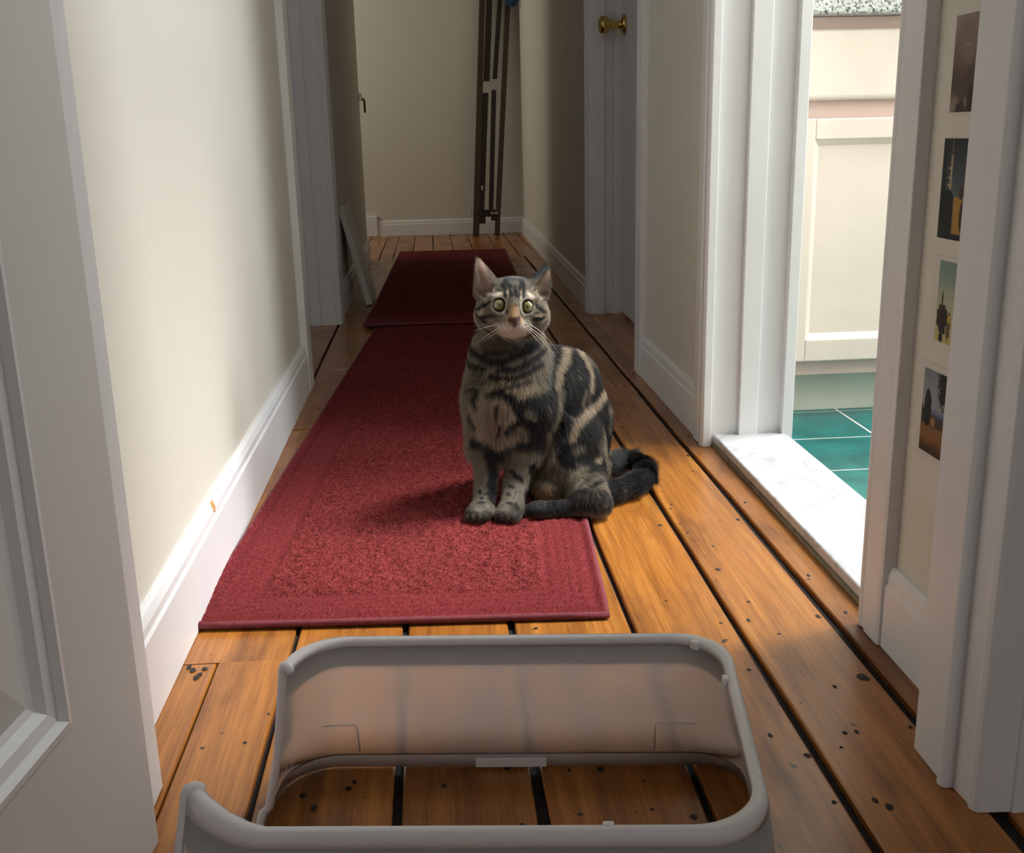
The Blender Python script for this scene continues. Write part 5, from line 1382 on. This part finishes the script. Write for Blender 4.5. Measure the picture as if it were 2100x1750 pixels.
    ([(-0.0845, -0.0603, 0.3493), (-0.0827, -0.0721, 0.3402), (-0.0726, -0.0822, 0.3344)], 0.00297, 'dark', 0.35),
    ([(-0.0791, -0.0762, 0.3462), (-0.0755, -0.0783, 0.3509)], 0.00201, 'cream', 0.35),
    ([(-0.0677, -0.0836, 0.3533), (-0.0587, -0.0893, 0.3503), (-0.0498, -0.0934, 0.3471)], 0.00238, 'greyd', 0.35),
    ([(0.007, -0.0879, 0.3603), (0.0155, -0.0825, 0.3538), (0.0238, -0.0787, 0.3448)], 0.00282, 'dark', 0.35),
    ([(-0.001, -0.0923, 0.3358), (0.012, -0.0879, 0.3368), (0.0215, -0.0828, 0.3375)], 0.00253, 'dark', 0.35),
    ([(0.0056, -0.0902, 0.3428), (0.0168, -0.0856, 0.3417)], 0.00183, 'cream', 0.35),
    ([(0.001, -0.0917, 0.3432), (0.0122, -0.0872, 0.3466)], 0.00171, 'darkgrey', 0.35),
    ([(-0.0828, -0.0704, 0.3336), (-0.0742, -0.0725, 0.3228), (-0.0679, -0.0686, 0.3173), (-0.0613, -0.062, 0.3113)], 0.00274, 'darkgrey', 0.35),
    ([(0.0255, -0.0782, 0.3311), (0.0211, -0.0802, 0.3257), (0.0172, -0.0778, 0.3196), (0.0076, -0.0629, 0.3081)], 0.00206, 'darkgrey', 0.35),
    ([(0.0245, -0.08, 0.336), (0.02, -0.0829, 0.3299), (0.016, -0.0816, 0.323), (0.0132, -0.0719, 0.3141)], 0.00143, 'light', 0.35),
    ([(-0.0028, -0.1019, 0.3317), (0.012, -0.0867, 0.3303)], 0.00165, 'greyd', 0.35),
    ([(-0.0277, -0.109, 0.3568), (-0.0273, -0.1134, 0.3487)], 0.00713, 'orange', 0.5),
    ([(-0.0386, -0.1093, 0.3422), (-0.0397, -0.1097, 0.3352)], 0.00366, 'orangel', 0.6),
    ([(-0.0154, -0.1058, 0.3399), (-0.0149, -0.1084, 0.335)], 0.00293, 'orangel', 0.6),
    ([(-0.0638, -0.0866, 0.3366), (-0.057, -0.0899, 0.3342), (-0.0507, -0.1034, 0.3336)], 0.00549, 'rosy', 0.6),
    ([(-0.0477, -0.1091, 0.3274), (-0.0355, -0.1107, 0.3272)], 0.00777, 'muz', 0.6),
    ([(-0.0215, -0.1113, 0.326), (-0.0108, -0.1108, 0.3273)], 0.00731, 'muz', 0.6),
    ([(-0.0443, -0.1062, 0.3169), (-0.0364, -0.1068, 0.3154), (-0.0285, -0.1069, 0.3138), (-0.0162, -0.109, 0.3173)], 0.0064, 'muz', 0.5),
    ([(-0.0552, -0.0912, 0.3362), (-0.0471, -0.1023, 0.3369)], 0.00082, 'brown', 0.35),
    ([(-0.0557, -0.0961, 0.3308), (-0.0475, -0.1072, 0.3324)], 0.00082, 'brown', 0.35),
    ([(-0.0124, -0.1096, 0.3315), (-0.0069, -0.1075, 0.331)], 0.00082, 'brown', 0.35),
    ([(-0.0406, -0.0878, 0.3628), (-0.0399, -0.1014, 0.3569), (-0.0381, -0.1051, 0.3512)], 0.00312, 'dark', 0.35),
    ([(-0.0143, -0.1017, 0.3561), (-0.0164, -0.1044, 0.3513), (-0.0145, -0.1019, 0.3463)], 0.00267, 'dark', 0.35),
    ([(-0.0362, -0.1127, 0.3422), (-0.0285, -0.1157, 0.3416), (-0.0204, -0.1126, 0.3417)], 0.00421, 'nose', 0.15),
    ([(-0.0321, -0.1155, 0.3386), (-0.0251, -0.1155, 0.3383), (-0.0283, -0.1124, 0.3308)], 0.00384, 'nose', 0.15),
    ([(-0.028, -0.1118, 0.3298), (-0.0287, -0.1104, 0.3252)], 0.00082, 'mouth', 0.35),
    ([(-0.0632, -0.064, 0.3136), (-0.0561, -0.0633, 0.3082), (-0.0491, -0.0668, 0.3035), (-0.0416, -0.0702, 0.3024)], 0.00285, 'darkbrown', 0.6),
    ([(-0.0359, -0.1008, 0.3064), (-0.0281, -0.1002, 0.3045)], 0.00285, 'darkbrown', 0.6),
    ([(-0.0155, -0.0703, 0.3006), (-0.0046, -0.066, 0.3017), (0.0015, -0.0653, 0.3074), (0.0066, -0.0752, 0.3149)], 0.00285, 'darkbrown', 0.6),
]



def value_noise(P, freq, seed):
    """cheap trilinear value noise"""
    r = np.random.default_rng(seed)
    T = r.random((32, 32, 32))
    q = P * freq
    i = np.floor(q).astype(int)
    f = q - i
    f = f * f * (3 - 2 * f)
    o = 0
    for a in (0, 1):
        for b_ in (0, 1):
            for c in (0, 1):
                w = (f[:, 0] if a else 1 - f[:, 0]) * (f[:, 1] if b_ else 1 - f[:, 1]) * (f[:, 2] if c else 1 - f[:, 2])
                o = o + w * T[(i[:, 0] + a) % 32, (i[:, 1] + b_) % 32, (i[:, 2] + c) % 32]
    return o


def coat(P, Nn):
    n1 = value_noise(P, 90, 1)
    n2 = value_noise(P, 300, 2)
    C = np.tile(np.array(PAL['base']), (len(P), 1))
    # stripes of the far side and the back, where no marking is listed: bands across the body
    x, y, z = P.T
    band = np.sin((x * 0.8 + z * 0.75 + 0.25 * y) * 2 * PI / 0.042 + 3.0 * (n1 - 0.5))
    back = np.clip((y - 0.035) / 0.03, 0, 1) * (z > 0.02) * (z < 0.30)
    k = (back * np.clip(band * 2.2 + 0.6, 0, 1))[:, None]
    C = C * (1 - k) + np.array(PAL['dark']) * k
    headback = np.clip((y + 0.035) / 0.03, 0, 1) * (z > 0.30)
    k = (headback * np.clip(np.sin(x * 2 * PI / 0.02) * 2 + 1.0, 0, 1))[:, None]
    C = C * (1 - k) + np.array(PAL['darkgrey']) * k
    # tail stays dark
    d = np.full(len(P), 9.0)
    for a, b_ in zip(TAIL[:-1], TAIL[1:]):
        d = np.minimum(d, prim_dist(('c', '', a, b_, 0.0, 0.0), x, y, z))
    k = ((d < 0.024) & (x > 0.118))[:, None] * 0.9
    C = C * (1 - k) + np.array(PAL['darkgrey']) * 0.7 * k
    wob = (n1 - 0.5) * 0.0035 + (n2 - 0.5) * 0.0022
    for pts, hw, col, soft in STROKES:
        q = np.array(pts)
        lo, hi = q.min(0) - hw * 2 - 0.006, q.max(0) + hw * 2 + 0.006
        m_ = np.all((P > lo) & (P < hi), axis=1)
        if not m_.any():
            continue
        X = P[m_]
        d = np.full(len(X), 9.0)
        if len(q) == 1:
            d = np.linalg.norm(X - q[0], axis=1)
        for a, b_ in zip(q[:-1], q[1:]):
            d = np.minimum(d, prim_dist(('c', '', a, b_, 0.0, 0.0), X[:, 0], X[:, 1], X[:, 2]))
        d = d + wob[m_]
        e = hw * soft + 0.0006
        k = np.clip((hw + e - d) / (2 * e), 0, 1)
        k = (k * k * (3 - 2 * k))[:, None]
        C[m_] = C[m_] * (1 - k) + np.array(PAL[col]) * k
    # lids: dark rim, pale ring outside it
    for e in EYES:
        d = np.linalg.norm(P - (np.array(e) + np.array((0, -0.004, 0))), axis=1)
        k = np.clip((0.0170 - d) / 0.003, 0, 1)[:, None] * 0.65
        C = C * (1 - k) + np.array(PAL['cream']) * k
        k = np.clip((0.0124 - d) / 0.0012, 0, 1)[:, None]
        C = C * (1 - k) + np.array((0.010, 0.008, 0.007)) * k
    # inside of the ears
    for h in HOLLOWS:
        d = prim_dist(h, x, y, z)
        k = np.clip((0.0016 - np.abs(d)) / 0.001, 0, 1)[:, None]
        C = C * (1 - k) + np.array(PAL['ear']) * k
    return C * (0.86 + 0.28 * n2)[:, None]


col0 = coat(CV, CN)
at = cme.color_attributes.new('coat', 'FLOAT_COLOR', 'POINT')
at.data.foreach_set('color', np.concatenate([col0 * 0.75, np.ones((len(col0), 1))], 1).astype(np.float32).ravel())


def coat_mat(name, rough, sheen):
    m, nt, b = new_mat(name)
    a = N(nt, 'ShaderNodeAttribute')
    a.attribute_name = 'coat'
    L(nt, a.outputs['Color'], b.inputs['Base Color'])
    b.inputs['Roughness'].default_value = rough
    b.inputs['Specular IOR Level'].default_value = 0.35
    b.inputs['Sheen Weight'].default_value = sheen
    return m


cme.materials.append(coat_mat('tabby_skin', 0.7, 0.0))

# ---- fur
NF = 230000
tri = np.concatenate([CF[:, [0, 1, 2]], CF[:, [0, 2, 3]]])
A_, B_, C_ = CV[tri[:, 0]], CV[tri[:, 1]], CV[tri[:, 2]]
area = np.linalg.norm(np.cross(B_ - A_, C_ - A_), axis=1)
cen = (A_ + B_ + C_) / 3
wgt = area * np.where(cen[:, 2] > 0.285, 3.4, 1.0) * np.where(cen[:, 2] < 0.013, 0.1, 1.0)
pick = RNG.choice(len(tri), NF, p=wgt / wgt.sum())
r1, r2 = np.sqrt(RNG.random(NF)), RNG.random(NF)
w0, w1, w2 = 1 - r1, r1 * (1 - r2), r1 * r2
RP = w0[:, None] * A_[pick] + w1[:, None] * B_[pick] + w2[:, None] * C_[pick]
RN = w0[:, None] * CN[tri[pick, 0]] + w1[:, None] * CN[tri[pick, 1]] + w2[:, None] * CN[tri[pick, 2]]
RN /= np.linalg.norm(RN, axis=1)[:, None] + 1e-9
# which region each hair grows on
best = np.full(NF, 9.0); reg = np.zeros(NF, int)
REG = ['neck', 'chest', 'body', 'belly', 'leg', 'paw', 'tail', 'head', 'face', 'ear']
for p in PRIMS:
    d = prim_dist(p, RP[:, 0], RP[:, 1], RP[:, 2])
    m_ = d < best
    best[m_] = d[m_]; reg[m_] = REG.index(p[1])
LEN = np.array([0.0090, 0.0120, 0.0095, 0.019, 0.0068, 0.0034, 0.0135, 0.0056, 0.0036, 0.0042])[reg]
LIFT = np.array([0.42, 0.45, 0.32, 0.55, 0.30, 0.35, 0.35, 0.35, 0.35, 0.35])[reg]
flow = np.tile(np.array((0.22, 0.12, -1.0)), (NF, 1))
flow[np.isin(reg, [0, 1])] = (0.0, -0.05, -1.0)
flow[np.isin(reg, [4, 5])] = (-0.05, -0.12, -1.0)
hd = np.isin(reg, [7, 8])
nose = np.array(NOSE)
flow[hd] = RP[hd] - (nose + np.array((0, 0, 0.004)))
er = reg == 9
flow[er] = np.array((0, 0.05, 0.6)) + (RP[er] - np.array((-0.028, -0.04, 0.36))) * 12
tl = reg == 6
bt = np.full(tl.sum(), 9.0); fd = np.zeros((tl.sum(), 3))
for a, b_ in zip(TAIL[:-1], TAIL[1:]):
    d = prim_dist(('c', '', a, b_, 0.0, 0.0), *RP[tl].T)
    m_ = d < bt
    bt[m_] = d[m_]; fd[m_] = np.array(b_) - np.array(a)
flow[tl] = fd
flow = flow - (flow * RN).sum(1)[:, None] * RN
flow /= np.linalg.norm(flow, axis=1)[:, None] + 1e-9
# no hair over eyes, nose leather
keep = np.ones(NF, bool)
for e in EYES:
    keep &= np.linalg.norm(RP - (np.array(e) + np.array((0, -0.004, 0))), axis=1) > 0.0118
    near = np.linalg.norm(RP - np.array(e), axis=1) < 0.020
    LEN = np.where(near, LEN * 0.5, LEN)
keep &= np.linalg.norm((RP - nose) * np.array((1, 0.8, 1.0)), axis=1) > 0.0085
LEN = np.where(np.linalg.norm(RP - nose, axis=1) < 0.022, LEN * 0.55, LEN)
inner = np.zeros(NF, bool)
for h in HOLLOWS:
    inner |= np.abs(prim_dist(h, *RP.T)) < 0.0016
LEN = np.where(inner, 0.0085, LEN)
jit = RNG.normal(0, 1, (NF, 3))
LEN = LEN * RNG.uniform(0.65, 1.25, NF)
dirs = flow * (1 - LIFT)[:, None] + RN * LIFT[:, None] + jit * 0.11
dirs /= np.linalg.norm(dirs, axis=1)[:, None]
cl_n = value_noise(RP, 140, 9) - 0.5
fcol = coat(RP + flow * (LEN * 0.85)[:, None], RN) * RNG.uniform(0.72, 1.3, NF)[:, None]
RP, RN, LEN, dirs, flow, fcol, reg = RP[keep], RN[keep], LEN[keep], dirs[keep], flow[keep], fcol[keep], reg[keep]
n = len(RP)
K = 4
pos = np.zeros((n, K, 3)); rad = np.zeros((n, K)); cc = np.ones((n, K, 4))
for k in range(K):
    t = k / (K - 1)
    bend = flow * 0.35 * t * t
    pos[:, k] = RP - RN * 0.0006 + (dirs * t + bend) * LEN[:, None]
    rad[:, k] = 0.00026 * (1 - 0.8 * t) * np.where(np.isin(reg, [8, 9]), 0.7, 1.0)
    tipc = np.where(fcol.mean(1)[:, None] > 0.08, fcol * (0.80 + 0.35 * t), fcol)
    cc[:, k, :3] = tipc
floor_z = np.where(pos[..., 0] < 0.09, 0.0115, 0.0012)
pos[..., 2] = np.maximum(pos[..., 2], floor_z)
hc = bpy.data.hair_curves.new('fur')
hc.add_curves([K] * n)
hc.attributes['position'].data.foreach_set('vector', pos.astype(np.float32).ravel())
ra = hc.attributes.get('radius') or hc.attributes.new('radius', 'FLOAT', 'POINT')
ra.data.foreach_set('value', rad.astype(np.float32).ravel())
ca = hc.attributes.new('coat', 'FLOAT_COLOR', 'POINT')
ca.data.foreach_set('color', cc.astype(np.float32).ravel())
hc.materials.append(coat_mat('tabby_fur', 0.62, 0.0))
fur = bpy.data.objects.new('fur', hc)
COL.objects.link(fur)
fur.parent = cat
fur['kind'] = 'stuff'
fur['label'] = 'short striped tabby fur'

# ---- eyes
m, nt, b = new_mat('cat_iris')
tc = N(nt, 'ShaderNodeTexCoord')
sx = N(nt, 'ShaderNodeSeparateXYZ'); L(nt, tc.outputs['Object'], sx.inputs[0])
rr = N(nt, 'ShaderNodeVectorMath', operation='LENGTH')
cb = N(nt, 'ShaderNodeCombineXYZ'); L(nt, sx.outputs[0], cb.inputs[0]); L(nt, sx.outputs[2], cb.inputs[2])
L(nt, cb.outputs[0], rr.inputs[0])
mr = N(nt, 'ShaderNodeMapRange'); mr.inputs['From Max'].default_value = 0.0105
L(nt, rr.outputs['Value'], mr.inputs['Value'])
L(nt, ramp(nt, mr.outputs[0], [(0.0, (0.15, 0.135, 0.035)), (0.45, (0.20, 0.185, 0.06)), (0.74, (0.165, 0.15, 0.055)), (0.82, (0.03, 0.025, 0.012)), (1.0, (0.01, 0.008, 0.006))]), b.inputs['Base Color'])
b.inputs['Roughness'].default_value = 0.25
b.inputs['Coat Weight'].default_value = 1.0
b.inputs['Coat Roughness'].default_value = 0.03
iris_m = m
m, nt, b = new_mat('cat_pupil')
b.inputs['Base Color'].default_value = (0.004, 0.004, 0.004, 1)
b.inputs['Roughness'].default_value = 0.08
pupil_m = m


def ball(name, r, mat, parent, loc, sc=(1, 1, 1), seg=28):
    prof = [(max(1e-5, r * math.sin(PI * i / 16)), -r * math.cos(PI * i / 16)) for i in range(17)]
    o = MB().lathe(prof, (0, 0, 0), (0, 1, 0), seg).build(name, mat, parent, smooth=True)
    o.location = loc
    o.scale = sc
    return o


for e in EYES:
    ey = ball('eye', 0.0104, iris_m, cat, (e[0], e[1] + 0.0015, e[2]))
    ey['label'] = 'yellow green eye'
    pu = ball('pupil', 0.0032, pupil_m, ey, (0.0003, -0.0086, 0.0012), (0.5, 0.66, 0.85), 16)

# ---- whiskers
m, nt, b = new_mat('whisker_white')
b.inputs['Base Color'].default_value = (0.75, 0.72, 0.68, 1)
b.inputs['Roughness'].default_value = 0.4
WSK = [((-0.042, -0.105, 0.331), (-0.065, -0.108, 0.322), (-0.088, -0.100, 0.303)), ((-0.041, -0.105, 0.328), (-0.062, -0.108, 0.318), (-0.080, -0.100, 0.303)),
       ((-0.043, -0.104, 0.334), (-0.070, -0.106, 0.331), (-0.094, -0.096, 0.322)),
       ((-0.012, -0.106, 0.332), (0.012, -0.108, 0.318), (0.034, -0.098, 0.292)), ((-0.013, -0.106, 0.329), (0.008, -0.110, 0.310), (0.021, -0.104, 0.288)),
       ((-0.012, -0.106, 0.330), (0.010, -0.110, 0.315), (0.026, -0.104, 0.292)), ((-0.011, -0.105, 0.335), (0.018, -0.104, 0.324), (0.045, -0.092, 0.280))]
for a, b2, c2_ in WSK:
    a, b2, c2_ = Vector(a), Vector(b2), Vector(c2_)
    pts = [a * (1 - t) ** 2 + b2 * 2 * t * (1 - t) + c2_ * t * t for t in [i / 10 for i in range(11)]]
    MB().tube(pts, [0.00042 * (1 - 0.85 * i / 10) for i in range(11)], 5).build('whisker', m, cat, smooth=True)
